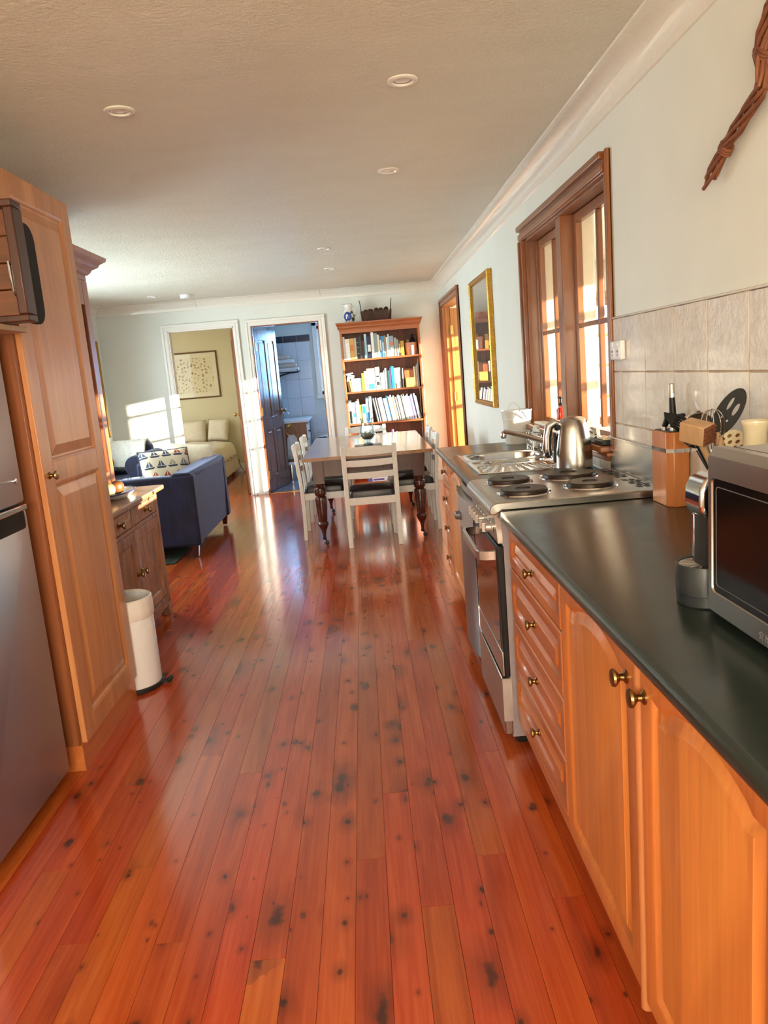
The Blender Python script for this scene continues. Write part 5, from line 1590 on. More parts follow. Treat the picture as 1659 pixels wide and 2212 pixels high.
for x in (-2.42, -2.90):
    for y in (7.97, 8.72):
        build('leg', MB().lathe([(0.018, 0.0), (0.028, 0.10)], (x, y, 0), 'z', 12), M_TLEG, ac)
tw_ = MB()
n = 20
vs = []
rt = random.Random(5)
path_ = [(8.60, 0.50), (8.54, 0.56), (8.55, 0.68), (8.60, 0.79), (8.66, 0.835), (8.76, 0.835), (8.845, 0.80), (8.86, 0.70)]
for (y, z) in path_:
    for i in range(n + 1):
        x = -2.86 + 0.39 * i / n
        vs.append((x, y - 0.012 - 0.02 * rt.random(), z + 0.014 * rt.random()))
tw_.add(vs, [(j * (n + 1) + i, j * (n + 1) + i + 1, (j + 1) * (n + 1) + i + 1, (j + 1) * (n + 1) + i) for j in range(len(path_) - 1) for i in range(n)])
th = build('fleece_throw', tw_, M_FUR, None, smooth=True, loc=(-2.66, 8.65, 0.7))
sol = th.modifiers.new('solid', 'SOLIDIFY')
sol.thickness = 0.02
tag(th, 'white fleecy throw hung over the armchair back', 'throw')

# pictures
def picture(name, label, axis, plane, sign, u0, u1, z0, z1, fw, depth, fmat, art, glass=True, mount=None):
    """framed picture on a wall; sign = direction the face looks along its axis"""
    def P(u, v, d): return (plane + sign * d, u, v) if axis == 'x' else (u, plane + sign * d, v)
    t = thing(name, label, 'picture', P((u0 + u1) / 2, (z0 + z1) / 2, 0))
    def R(i, d): return [P(u, v, d) for u, v in ((u0 + i, z0 + i), (u1 - i, z0 + i), (u1 - i, z1 - i), (u0 + i, z1 - i))]
    build('frame', MB().loft([R(0, 0.002), R(0, depth * 0.8), R(fw * 0.3, depth), R(fw * 0.65, depth * 0.75), R(fw * 0.85, depth * 0.8), R(fw, depth * 0.55), R(fw, 0.002)], False, False), fmat, t, bevel=0.001, seg=1)
    if mount:
        build('mount', MB().loft([R(fw - 0.004, 0.004), R(fw - 0.004, 0.010)]), mount[0], t)
        for a, b, c, d in mount[1]:
            build('print', MB().loft([[P(u, v, k) for u, v in ((a, c), (b, c), (b, d), (a, d))] for k in (0.0095, 0.0112)]), art, t)
    else:
        build('painting', MB().loft([R(fw - 0.004, 0.004), R(fw - 0.004, 0.012)]), art, t)
    if glass: build('glazing', MB().loft([R(fw - 0.003, depth * 0.45), R(fw - 0.003, depth * 0.45 + 0.002)]), M_GLASS, t)
    return t
def art_landscape():
    t = NT('dark_landscape_print')
    v = t.n('ShaderNodeTexCoord').outputs['Object']
    sx = t.n('ShaderNodeSeparateXYZ')
    t.l(v, sx.inputs[0])
    nz = t.noise(t.coord((1, 1, 1), False, False), 7, 4, 0.6)
    h = t.math('ADD', sx.outputs[2], t.math('MULTIPLY', t.math('SUBTRACT', nz, 0.5), 0.28))
    c = t.ramp(t.math('ADD', h, 0.5), [(0.30, lin(92, 70, 62)), (0.56, lin(122, 96, 82)), (0.60, lin(96, 92, 92)), (0.70, lin(104, 102, 102)), (0.76, lin(178, 170, 156)), (1.0, lin(196, 190, 176))])
    t.set(Base_Color=c, Roughness=0.6)
    return t.m
def art_flowers():
    t = NT('pressed_flowers_print')
    v = t.coord((1, 1, 1), False, True)
    sv = t.n('ShaderNodeSeparateXYZ')
    t.l(v, sv.inputs[0])
    cv = t.n('ShaderNodeCombineXYZ')
    t.l(sv.outputs[0], cv.inputs[0])
    t.l(sv.outputs[2], cv.inputs[1])
    vo = t.n('ShaderNodeTexVoronoi', voronoi_dimensions='2D')
    vo.inputs['Scale'].default_value = 19
    t.l(cv.outputs[0], vo.inputs['Vector'])
    sep = t.n('ShaderNodeSeparateColor')
    t.l(vo.outputs['Color'], sep.inputs[0])
    d = t.math('LESS_THAN', vo.outputs['Distance'], t.math('ADD', t.math('MULTIPLY', sep.outputs[0], 0.26), 0.08))
    ob = t.n('ShaderNodeTexCoord').outputs['Object']
    ln = t.n('ShaderNodeVectorMath', operation='LENGTH')
    mp = t.n('ShaderNodeVectorMath', operation='MULTIPLY')
    mp.inputs[1].default_value = (1.0, 0, 1)
    t.l(ob, mp.inputs[0])
    t.l(mp.outputs[0], ln.inputs[0])
    inside = t.math('LESS_THAN', ln.outputs['Value'], 0.36)
    pc = t.ramp(sep.outputs[1], [(0.2, lin(150, 124, 84)), (0.5, lin(170, 148, 96)), (0.8, lin(138, 96, 66))])
    c = t.mix(t.math('MULTIPLY', t.math('MULTIPLY', d, inside), 0.8), lin(222, 208, 168), pc)
    t.set(Base_Color=c, Roughness=0.8)
    return t.m
picture('framed_picture', 'gilt-framed dark landscape hanging on the right wall between window and door', 'x', XR, -1, 5.785, 6.745, 1.030, 2.045, 0.040, 0.042, M_GOLD, art_landscape())
picture('framed_picture', 'thin gold-framed picture on the left living room wall, seen edge-on past the cabinet', 'x', -3.05, 1, 8.45, 9.19, 0.86, 1.98, 0.04, 0.03, M_GOLD, M_MAT)
picture('framed_picture', 'brown-framed pair of pressed flower prints above the bed', 'y', 12.03, -1, -3.06, -2.185, 1.185, 1.89, 0.022, 0.022, M_BRNFR, art_flowers(), True, (M_MAT, ((-2.98, -2.63, 1.27, 1.80), (-2.615, -2.265, 1.27, 1.80))))

# ------------------------------------------------------------------ dining table and chairs
tb = thing('dining_table', 'long timber dining table on turned mahogany legs with castors', 'table', (-0.005, 7.05, 0))
TX0, TX1, TY0, TY1, TZ = -0.530, 0.518, 6.075, 8.02, 0.735
for i in range(5):
    a = TX0 + (TX1 - TX0) * i / 5
    b = TX0 + (TX1 - TX0) * (i + 1) / 5
    build('plank', MB().box(a + 0.0001, b - 0.0001, TY0, TY1, TZ - 0.028, TZ), wood('table_plank', lin(178, 138, 104), lin(140, 98, 68), 'y', 50, 0.22, 0.5, rnd=0.05) if i == 0 else MATS['table_plank'], tb, bevel=0.0006, seg=1)
LEGX, LEGY = (-0.415, 0.400), (6.195, 7.66)
m = MB().box(-0.40, 0.385, 6.165, 6.187, 0.565, 0.706).box(-0.40, 0.385, 7.668, 7.69, 0.565, 0.706).box(-0.446, -0.424, 6.21, 7.65, 0.565, 0.706).box(0.409, 0.431, 6.21, 7.65, 0.565, 0.706)
build('apron', m, M_TLEG, tb, bevel=0.002)
lp = [(0.006, 0.058), (0.012, 0.062), (0.014, 0.085), (0.020, 0.120), (0.036, 0.152), (0.040, 0.162), (0.046, 0.176), (0.040, 0.192), (0.033, 0.198), (0.036, 0.206), (0.041, 0.26), (0.047, 0.33), (0.050, 0.385), (0.046, 0.40), (0.034, 0.406), (0.040, 0.414), (0.047, 0.424), (0.050, 0.445), (0.047, 0.470), (0.038, 0.476), (0.035, 0.482), (0.042, 0.490), (0.044, 0.50), (0.038, 0.508), (0.040, 0.516)]
for x in LEGX:
    for y in LEGY:
        lg = build('leg', MB().lathe(lp, (x, y, 0), 'z', 28), M_TLEG, tb, smooth=True)
        build('leg_block', MB().box(x - 0.046, x + 0.046, y - 0.046, y + 0.046, 0.512, 0.7065), M_TLEG, lg, bevel=0.003)
        q = MB().lathe([(0.014, 0.044), (0.016, 0.062)], (x, y, 0), 'z', 12).tube([(x, y, 0.05), (x + 0.015, y - 0.008, 0.034), (x + 0.018, y - 0.010, 0.018)], 0.006, 8)
        q.lathe([(0.010, -0.009), (0.018, -0.008), (0.018, 0.008), (0.010, 0.009)], (x + 0.018, y - 0.010, 0.018), 'y', 16)
        build('castor', q, M_BLACK, lg, smooth=True)

def make_chair():
    c = thing('dining_chair', '', 'chair', (0, 0, 0), 0, 'white ladder-back dining chairs')
    for s in (-1, 1):
        x = s * 0.200
        m = MB().loft([[(x - 0.018, y - 0.016, z), (x + 0.018, y - 0.016, z), (x + 0.018, y + 0.016, z), (x - 0.018, y + 0.016, z)] for y, z in ((-0.004, 0.0), (0.004, 0.25), (0.0, 0.46), (-0.020, 0.70), (-0.036, 0.815))])
        build('back_leg', m, M_CHAIR, c, bevel=0.003, seg=2, world=False)
        build('front_leg', MB().box(x - 0.018, x + 0.018, 0.362, 0.396, 0.0, 0.405), M_CHAIR, c, bevel=0.003, seg=2, world=False)
        build('side_rail', MB().box(x - 0.011, x + 0.011, 0.014, 0.364, 0.345, 0.402), M_CHAIR, c, bevel=0.002, seg=1, world=False)
    build('rear_rail', MB().box(-0.184, 0.184, -0.010, 0.012, 0.343, 0.402), M_CHAIR, c, bevel=0.002, seg=1, world=False)
    build('front_rail', MB().box(-0.184, 0.184, 0.368, 0.390, 0.345, 0.402), M_CHAIR, c, bevel=0.002, seg=1, world=False)
    for z0, z1, crown in ((0.742, 0.800, 0.010), (0.655, 0.703, 0.0), (0.558, 0.606, 0.0)):
        yc = -0.004 - 0.032 * max(0, (z0 - 0.46)) / 0.355
        loops = []
        for i in range(11):
            t = -1 + i / 5
            x = 0.186 * t
            b = yc - 0.024 * (1 - t * t)
            cr_ = crown * (1 - t * t)
            loops.append([(x, b - 0.008, z0 - 0.004 * (1 - t * t)), (x, b + 0.008, z0 - 0.004 * (1 - t * t)), (x, b + 0.007, z1 + cr_), (x, b - 0.009, z1 + cr_)])
        build('slat', MB().loft(loops), M_CHAIR, c, bevel=0.003, seg=2, world=False)
    m = MB().loft([[(x, y + 0.19, z) for x, y in rrect(-k, k, -0.178 * k / 0.19, 0.178 * k / 0.19, 0.03, 4)] for k, z in ((0.181, 0.400), (0.1815, 0.428), (0.176, 0.448), (0.155, 0.460), (0.10, 0.467), (0.02, 0.469))])
    build('seat_pad', m, M_SEAT, c, smooth=True, world=False)
    return c
ch0 = make_chair()
ch0.location = (0.006, 5.985, 0)
ch0['label'] = 'white ladder-back chair at the near end of the table, back to the kitchen'
dup(ch0, (-0.004, 8.175, 0), PI, 'white ladder-back chair at the far end of the table, before the bookcase')
dup(ch0, (-0.585, 6.63, 0), -PI / 2, 'white ladder-back chair on the table side facing the bathroom, nearer of two')
dup(ch0, (-0.580, 7.42, 0), -PI / 2, 'white ladder-back chair on the table side facing the bathroom, farther of two')
dup(ch0, (0.562, 6.63, 0), PI / 2, 'white ladder-back chair on the table side by the sunroom wall, nearer of two')
dup(ch0, (0.570, 7.36, 0), PI / 2, 'white ladder-back chair on the table side by the sunroom wall, farther of two')

M_PAGE = plain('page_edges', lin(236, 230, 214), 0.8, var=0.02)
M_BKDARK = plain('dark_leather_cover', lin(52, 42, 40), 0.35)
bkk = thing('large_book', 'thick dark book with pale page edges lying flat on the dining table', 'book', (0.008, 6.52, TZ + 0.0005), math.radians(2))
build('cover', MB().box(-0.115, 0.115, -0.085, 0.085, 0.0, 0.003).box(-0.115, 0.115, -0.085, 0.085, 0.027, 0.030).lathe([(0.0155, -0.115), (0.0155, 0.115)], (0, -0.085, 0.015), 'x', 14), M_BKDARK, bkk, world=False)
build('pages', MB().box(-0.110, 0.110, -0.084, 0.080, 0.003, 0.027), M_PAGE, bkk, world=False)
vs_ = thing('glass_vase', 'ribbed clear blown-glass footed vase standing on the book', 'vase', (0.012, 6.53, TZ + 0.0310))
prof_o = [(0.042, 0.0), (0.043, 0.004), (0.030, 0.014), (0.014, 0.022), (0.017, 0.030), (0.026, 0.040), (0.046, 0.056), (0.060, 0.080), (0.062, 0.105), (0.056, 0.145), (0.048, 0.180), (0.049, 0.205), (0.060, 0.226)]
rib = lambda a, h: (0.022 * math.cos(16 * a + h * 12)) if 0.04 < h < 0.21 else 0.0
loops_o = prof_o
prof_in = [(0.0575, 0.226), (0.046, 0.205), (0.045, 0.180), (0.053, 0.145), (0.059, 0.105), (0.057, 0.080), (0.043, 0.058), (0.022, 0.045), (0.002, 0.043)]
build('vessel', MB().lathe(prof_o + prof_in, (0, 0, 0), 'z', 64, True, rib), M_VASE, vs_, world=False, smooth=True)
build('sand', MB().lathe([(0.010, 0.046), (0.040, 0.061), (0.052, 0.082), (0.051, 0.090), (0.004, 0.092)], (0, 0, 0), 'z', 28), plain('vase_sand', lin(140, 128, 112), 0.9), vs_, world=False, smooth=True)
build('foot_ring', MB().lathe([(0.0425, 0.0005), (0.044, 0.003), (0.040, 0.006), (0.036, 0.0065)], (0, 0, 0), 'z', 32, False), M_DKGREY, vs_, world=False, smooth=True)

# ------------------------------------------------------------------ bookcase
bc = thing('bookcase', 'tall pine bookcase with a moulded top against the back wall', 'bookcase', (0.254, 9.16, 0))
BX0, BX1, BY0, BY1 = -0.207, 0.714, 9.005, 9.322
for a, b in ((BX0, BX0 + 0.024), (BX1 - 0.024, BX1)):
    build('side_panel', MB().box(a, b, BY0, BY1, 0.0, 1.865), M_BOOKC, bc, bevel=0.002, seg=1)
SHZ = (1.518, 1.149, 0.777, 0.405, 0.075)
for z in SHZ:
    build('shelf', MB().box(BX0 + 0.024, BX1 - 0.024, BY0 + 0.004, BY1 - 0.012, z - 0.011, z + 0.011), M_BOOKCH, bc, bevel=0.002, seg=1)
build('plinth', MB().box(BX0 + 0.024, BX1 - 0.024, BY0 + 0.012, BY0 + 0.03, 0.0, 0.064), M_BOOKCH, bc)
build('top_board', MB().box(BX0 + 0.024, BX1 - 0.024, BY0 + 0.004, BY1 - 0.012, 1.845, 1.865), M_BOOKCH, bc)
build('frieze', MB().box(BX0 + 0.024, BX1 - 0.024, BY0 + 0.001, BY0 + 0.02, 1.825, 1.868), M_BOOKCH, bc)
cp2 = [(0.0, 1.865), (0.006, 1.865), (0.010, 1.880), (0.022, 1.888), (0.020, 1.900), (0.030, 1.925), (0.036, 1.930), (0.036, 1.946), (0.0, 1.946)]
m = MB()
m.loft([[(BX0 - d, BY1, z), (BX0 - d, BY0 - d, z), (BX1 + d, BY0 - d, z), (BX1 + d, BY1, z)] for d, z in cp2[1:-1]])
build('crown', m, M_BOOKCH, bc, smooth=True)
nb = 12
for i in range(nb):
    a = BX0 + 0.024 + (BX1 - BX0 - 0.048) * i / nb
    b = BX0 + 0.024 + (BX1 - BX0 - 0.048) * (i + 1) / nb
    build('back_board', MB().box(a + 0.0012, b - 0.0012, BY1 - 0.012, BY1 - 0.001, 0.06, 1.866), M_BOOKB, bc)

BC = {'white': lin(232, 232, 230), 'cream': lin(226, 214, 186), 'tan': lin(206, 158, 92), 'beige': lin(186, 170, 146), 'black': lin(24, 24, 26), 'charcoal': lin(58, 60, 62), 'dark red': lin(92, 28, 28),
      'teal': lin(40, 92, 96), 'pale blue': lin(176, 212, 228), 'navy': lin(24, 30, 62), 'grey green': lin(138, 152, 148), 'blue': lin(40, 120, 178), 'mid blue': lin(66, 140, 190), 'taupe': lin(150, 128, 106),
      'grey': lin(148, 156, 166), 'stone': lin(166, 164, 152), 'brown': lin(84, 58, 40), 'mustard': lin(196, 148, 54), 'cyan': lin(30, 150, 206), 'yellow': lin(232, 204, 96), 'purple': lin(120, 92, 150), 'orange': lin(208, 112, 50)}
BM = {}
def bmat(c):
    if c not in BM: BM[c] = plain('cover_' + c.replace(' ', '_'), BC[c], 0.45, var=0.03, scale=60)
    return BM[c]
def book(x0, w, h, d, color, z, tilt=0.0, label='', group=None, name='book', mark=None, yoff=0.0):
    y = BY0 + 0.022 + yoff
    o = MB().box(-w / 2, w / 2, 0, 0.004, 0, h).box(-w / 2, -w / 2 + 0.0022, 0.004, d, 0, h).box(w / 2 - 0.0022, w / 2, 0.004, d, 0, h)
    t = build(name, o, bmat(color), None, world=False, loc=(x0 + w / 2, y, z + 0.0113), rot=(0, tilt, 0))
    build('pages', MB().box(-w / 2 + 0.0022, w / 2 - 0.0022, 0.004, d - 0.004, 0.003, h - 0.005), M_PAGE, t, world=False)
    if mark:
        for (a, b, c) in mark:
            build('spine_label', MB().box(-w * 0.36, w * 0.36, -0.0006, 0.0005, h * a, h * b), bmat(c), t, world=False)
    tag(t, label, 'book' if name == 'book' else 'magazine', group)
    return t
def row(shelf, z, x_of, spec, yref=''):
    prev = None
    for i, s in enumerate(spec):
        u0, u1, h, c = s[:4]
        a, b = x_of(u0), x_of(u1)
        nxt = spec[i + 1] if i + 1 < len(spec) else None
        size = 'thick' if b - a > 0.045 else ('slim' if b - a < 0.018 else 'upright')
        tall = 'tall ' if h > 0.262 else ('short ' if h < 0.20 else '')
        if i == 0: where = 'first in row before the %s one' % nxt[3]
        elif nxt is None: where = 'last in row after the %s one' % spec[i - 1][3]
        else: where = 'between %s and %s ones' % (spec[i - 1][3], nxt[3])
        mk = s[4] if len(s) > 4 else None
        book(a, b - a - 0.0006, h, random.uniform(0.17, 0.22), c, z, 0.0, '%s%s %s book, %s, %s' % (tall, size, c, shelf, where), 'books on the ' + shelf, 'book', mk, random.uniform(0, 0.012))
f1 = lambda u: -0.1805 + (u - 150) * 0.000652
row('top bookcase shelf', 1.518, f1, [(150, 186, .262, 'white'), (187, 270, .236, 'cream', [(0.12, 0.8, 'white')]), (271, 348, .238, 'tan', [(0.40, 0.7, 'orange')]), (349, 388, .242, 'beige'), (390, 440, .236, 'black', [(0.55, 0.58, 'grey'), (0.25, 0.28, 'grey'), (0.78, 0.8, 'grey')]), (441, 478, .252, 'charcoal'),
    (480, 512, .206, 'dark red'), (513, 530, .188, 'teal'), (531, 572, .276, 'pale blue'), (574, 650, .246, 'navy', [(0.3, 0.62, 'white')]), (652, 700, .288, 'white'), (701, 762, .276, 'grey green', [(0.1, 0.22, 'pale blue')]), (763, 798, .256, 'cream'), (799, 836, .240, 'blue', [(0.3, 0.8, 'white')]),
    (837, 880, .238, 'mid blue', [(0.2, 0.7, 'pale blue')]), (881, 917, .242, 'taupe'), (918, 944, .222, 'white'), (945, 972, .254, 'pale blue'), (974, 1050, .232, 'grey', [(0.55, 0.68, 'orange'), (0.1, 0.45, 'white')]), (1058, 1102, .208, 'stone'), (1103, 1132, .188, 'grey green'), (1134, 1168, .172, 'brown', [(0.2, 0.8, 'tan')]),
    (1170, 1228, .166, 'mustard')])
f2 = lambda u: -0.1805 + (u - 235) * 0.000675
row('second bookcase shelf', 1.149, f2, [(330, 505, .150, 'pale blue'), (507, 552, .205, 'mustard'), (553, 590, .225, 'white'), (598, 742, .252, 'cream', [(0.05, 0.3, 'mid blue'), (0.3, 0.95, 'white')]), (748, 822, .262, 'white', [(0.55, 0.62, 'charcoal'), (0.2, 0.35, 'charcoal'), (0.86, 0.94, 'grey green')]), (832, 888, .192, 'pale blue'),
    (890, 914, .215, 'grey'), (915, 936, .240, 'white'), (937, 962, .238, 'charcoal'), (963, 998, .212, 'teal'), (1000, 1022, .240, 'purple'), (1023, 1072, .256, 'cyan', [(0.0, 0.3, 'blue')]), (1074, 1112, .234, 'white', [(0.0, 0.25, 'brown')]), (1114, 1184, .236, 'stone', [(0.3, 0.9, 'white')]), (1190, 1212, .205, 'navy'),
    (1213, 1230, .225, 'cream')])
row('second bookcase shelf past box', 1.149, f2, [(1412, 1450, .232, 'taupe'), (1452, 1472, .240, 'beige'), (1474, 1500, .265, 'grey')])
book(f2(242) + 0.021, 0.020, 0.118, 0.17, 'brown', 1.151, -0.14, 'small brown book leaning at the left end of the second bookcase shelf', 'books on the second bookcase shelf')
book(f2(286) + 0.016, 0.022, 0.128, 0.17, 'tan', 1.151, -0.14, 'small tan book leaning beside the small brown one on the second bookcase shelf', 'books on the second bookcase shelf')
f3 = lambda u: -0.1805 + (u - 245) * 0.000664
row('third bookcase shelf', 0.777, f3, [(248, 305, .275, 'pale blue', [(0.62, 0.98, 'white'), (0.02, 0.55, 'black')]), (308, 372, .248, 'pale blue', [(0.3, 0.5, 'mid blue')]), (376, 400, .262, 'white'), (402, 440, .285, 'cream'), (442, 482, .215, 'yellow', [(0.6, 0.9, 'mustard')]), (484, 548, .218, 'pale blue', [(0.5, 0.9, 'cyan')]), (552, 612, .300, 'blue', [(0.4, 0.95, 'white')]), (614, 662, .305, 'white')])
x = f3(735)
mcol = ['charcoal', 'white', 'black', 'grey', 'navy', 'taupe', 'white', 'pale blue', 'navy', 'cream', 'pale blue', 'blue', 'charcoal', 'white', 'beige', 'white', 'taupe', 'white', 'charcoal', 'cream', 'black', 'white', 'stone', 'cream', 'charcoal', 'beige', 'pale blue', 'white', 'grey', 'cream', 'grey', 'white', 'purple', 'cream', 'white', 'navy', 'white', 'stone', 'white', 'grey', 'cream', 'white', 'taupe', 'white', 'charcoal', 'white']
for kk, c in enumerate(mcol):
    w = random.choice((0.0085, 0.010, 0.013, 0.016)) if kk not in (7, 10) else 0.026
    if x > 0.652: break
    where = 'between %s and %s ones' % (mcol[kk - 1], mcol[(kk + 1) % len(mcol)]) if kk else 'first in the leaning row'
    book(x, w, random.uniform(0.268, 0.302), random.uniform(0.19, 0.21), c, 0.777 + w * 0.5 * math.sin(0.16), -0.16, '%s %s magazine leaning %s on the third bookcase shelf' % ('slim' if w < 0.0115 else 'thicker', c, where), 'leaning magazines on the third bookcase shelf', 'magazine')
    x += w / math.cos(0.16) + 0.0012
f4 = lambda u: -0.1805 + (u - 255) * 0.00066
row('fourth bookcase shelf', 0.405, f4, [(260, 296, .235, 'orange'), (298, 330, .215, 'black'), (332, 372, .228, 'white'), (374, 408, .240, 'cyan'), (410, 448, .245, 'pale blue'), (450, 500, .215, 'brown'), (502, 580, .200, 'charcoal'), (640, 700, .245, 'pale blue'), (704, 730, .225, 'dark red'), (734, 760, .235, 'white'), (762, 790, .215, 'black'), (792, 830, .235, 'stone'), (840, 875, .225, 'tan')])
# other things on the shelves
o = thing('terracotta_pot', 'pinkish terracotta pot on the top bookcase shelf, at its right end', 'pot', (0.605, 9.10, 1.5295))
build('pot', MB().lathe([(0.058, 0.0), (0.062, 0.004), (0.070, 0.10), (0.074, 0.125), (0.077, 0.140), (0.071, 0.140), (0.064, 0.10), (0.05, 0.01)], (0, 0, 0), 'z', 32), M_TERRA, o, world=False, smooth=True)
o = thing('candle', 'small white candle in front of the terracotta pot', 'candle', (0.618, 9.024, 1.5295))
build('candle', MB().lathe([(0.0145, 0.0), (0.0145, 0.105), (0.012, 0.108), (0.002, 0.106)], (0, 0, 0), 'z', 18), M_WHITE, o, world=False, smooth=True)
build('wick', MB().tube([(0, 0, 0.105), (0.001, 0, 0.116)], 0.001, 5), M_BLACK, o, world=False)
o = thing('blue_figurine', 'little blue figurine behind the terracotta pot on the top bookcase shelf', 'figurine', (0.640, 9.24, 1.5295))
build('figure', MB().lathe([(0.030, 0.0), (0.030, 0.15), (0.024, 0.185), (0.010, 0.20), (0.016, 0.215), (0.014, 0.235), (0.002, 0.245)], (0, 0, 0), 'z', 18), bmat('navy'), o, world=False, smooth=True)
for lab, x, hh, c in (('low brown book behind the terracotta pot, left of centre', 0.528, 0.180, 'brown'), ('low tan book behind the terracotta pot, beside the figurine', 0.566, 0.183, 'tan')):
    book(x, 0.030, hh, 0.05, c, 1.518, 0, lab, None, 'book', None, 0.21)
o = thing('letter_box', 'open wooden letter box on the second bookcase shelf', 'box', (0.560, 9.12, 1.1605))
build('box_back', MB().box(-0.054, 0.054, 0.03, 0.036, 0, 0.215).box(-0.054, 0.054, -0.06, 0.03, 0, 0.006).box(-0.054, -0.048, -0.06, 0.03, 0, 0.16).box(0.048, 0.054, -0.06, 0.03, 0, 0.16), M_BOOKC, o, world=False)
build('box_front', MB().box(-0.054, 0.054, -0.066, -0.06, 0, 0.195), M_BOOKC, o, world=False)
o = thing('card_box', 'pale yellow card box in front of the wooden letter box', 'box', (0.562, 9.026, 1.1605))
build('box', MB().box(-0.046, 0.046, -0.018, 0.020, 0.0, 0.098), bmat('yellow'), o, bevel=0.002, world=False)
build('lid', MB().box(-0.048, 0.048, -0.019, 0.021, 0.098, 0.110), bmat('tan'), o, bevel=0.002, world=False)
o = thing('paper_ornament', 'folded white paper ornament with dark marks on the second bookcase shelf', 'ornament', (-0.145, 9.05, 1.295))
build('card', MB().box(-0.026, 0.052, -0.004, 0.0, -0.02, 0.066).xf(Matrix.Rotation(0.25, 4, 'Y')), bmat('white'), o, world=False)
build('paper_fold', MB().prism([(-0.03, 0.06), (0.055, 0.075), (0.05, 0.088), (-0.03, 0.078)], 'y', -0.03, 0.02), bmat('white'), o, world=False)
build('mark', MB().box(0.0, 0.012, -0.0046, -0.0036, 0.036, 0.050).box(0.020, 0.030, -0.0046, -0.0036, 0.034, 0.048).box(0.008, 0.022, -0.0046, -0.0036, 0.0, 0.016), bmat('charcoal'), o, world=False)
for lab, x, hh, c in (('purple-topped white bottle on the fourth bookcase shelf', 0.315, 0.27, 'purple'), ('plain white bottle beside the purple one on the fourth bookcase shelf', 0.362, 0.24, 'stone')):
    o = thing('bottle', lab, 'bottle', (x, 9.06, 0.4165))
    build('bottle', MB().lathe([(0.019, 0.0), (0.020, 0.004), (0.020, hh - 0.07), (0.013, hh - 0.045)], (0, 0, 0), 'z', 18), bmat('white'), o, world=False, smooth=True)
    build('cap', MB().lathe([(0.014, hh - 0.045), (0.016, hh - 0.02), (0.012, hh)], (0, 0, 0), 'z', 18), bmat(c), o, world=False, smooth=True)
o = thing('pink_basket', 'small pink woven basket on the fourth bookcase shelf', 'basket', (0.520, 9.10, 0.4165))
M_PINK = plain('pink_weave', lin(214, 140, 122), 0.7, var=0.12, scale=150)
build('basket', MB().lathe([(0.070, 0.0), (0.074, 0.004), (0.090, 0.20), (0.083, 0.20), (0.066, 0.01)], (0, 0, 0), 'z', 40, True, lambda a, h: 0.02 * math.cos(20 * a)), M_PINK, o, world=False, smooth=True)
build('rim', MB().tube([(0.088 * math.cos(2 * PI * i / 40), 0.088 * math.sin(2 * PI * i / 40), 0.203 + 0.004 * math.cos(10 * PI * i / 20)) for i in range(40)], 0.006, 6, True), M_PINK, o, world=False, smooth=True)
o = thing('flat_box', 'white and purple flat box on the bottom bookcase shelf', 'box', (0.13, 9.09, 0.0863))
build('box', MB().box(-0.16, 0.16, -0.07, 0.10, 0.0, 0.075), M_WHITE, o, bevel=0.002, world=False)
build('box_band', MB().box(-0.161, -0.10, -0.0705, 0.101, 0.002, 0.060).box(-0.09, 0.04, -0.0705, -0.069, 0.012, 0.034), bmat('purple'), o, world=False)
build('box_badge', MB().box(0.07, 0.11, -0.0705, -0.069, 0.015, 0.050), bmat('blue'), o, world=False)

def jug_mat():
    t = NT('blue_flower_glaze')
    ob = t.n('ShaderNodeTexCoord').outputs['Object']
    def disc(c, r):
        s = t.n('ShaderNodeVectorMath', operation='SUBTRACT')
        t.l(ob, s.inputs[0])
        s.inputs[1].default_value = c
        ln = t.n('ShaderNodeVectorMath', operation='LENGTH')
        t.l(s.outputs[0], ln.inputs[0])
        nz = t.noise(t.coord((1, 1, 1), False, False), 38, 2)
        return t.math('LESS_THAN', ln.outputs['Value'], t.math('MULTIPLY', t.math('ADD', nz, 0.5), r))
    col = lin(232, 230, 224)
    c = t.mix(disc((-0.020, -0.060, 0.078), 0.052), col, lin(52, 78, 150))
    c = t.mix(disc((-0.026, -0.072, 0.085), 0.017), c, lin(230, 228, 222))
    c = t.mix(disc((0.050, -0.045, 0.040), 0.024), c, lin(70, 88, 52))
    c = t.mix(disc((0.040, -0.050, 0.120), 0.020), c, lin(78, 96, 60))
    c = t.mix(disc((0.056, -0.030, 0.085), 0.014), c, lin(46, 60, 110))
    t.set(Base_Color=c, Roughness=0.15, Coat_Weight=0.5)
    return t.m
o = thing('jug', 'white ceramic jug with a blue flower on top of the bookcase', 'jug', (-0.082, 9.155, 1.9465))
M_JUG = jug_mat()
spw = lambda a, h: (0.0 if h < 0.16 else (h - 0.16) / 0.055 * (0.34 * max(0, math.cos(a - PI)) ** 6))
build('jug_body', MB().lathe([(0.044, 0.0), (0.047, 0.003), (0.062, 0.035), (0.069, 0.075), (0.062, 0.115), (0.047, 0.150), (0.041, 0.165), (0.042, 0.190), (0.050, 0.215), (0.046, 0.213), (0.036, 0.170), (0.054, 0.110), (0.06, 0.07), (0.03, 0.01)], (0, 0, 0), 'z', 40, True, spw), M_JUG, o, world=False, smooth=True)
build('handle', MB().tube([(0.040, 0, 0.185), (0.070, 0, 0.192), (0.090, 0, 0.165), (0.092, 0, 0.125), (0.080, 0, 0.090), (0.060, 0, 0.070)], 0.0075, 10), M_JUG, o, world=False, smooth=True)
build('blue_lip', MB().tube([((0.0495) * (1 + 0.34 * max(0, math.cos(a - PI)) ** 6) * math.cos(a), 0.0495 * (1 + 0.34 * max(0, math.cos(a - PI)) ** 6) * math.sin(a), 0.2155) for a in [2 * PI * i / 48 for i in range(48)]], 0.0022, 6, True), bmat('navy'), o, world=False, smooth=True)
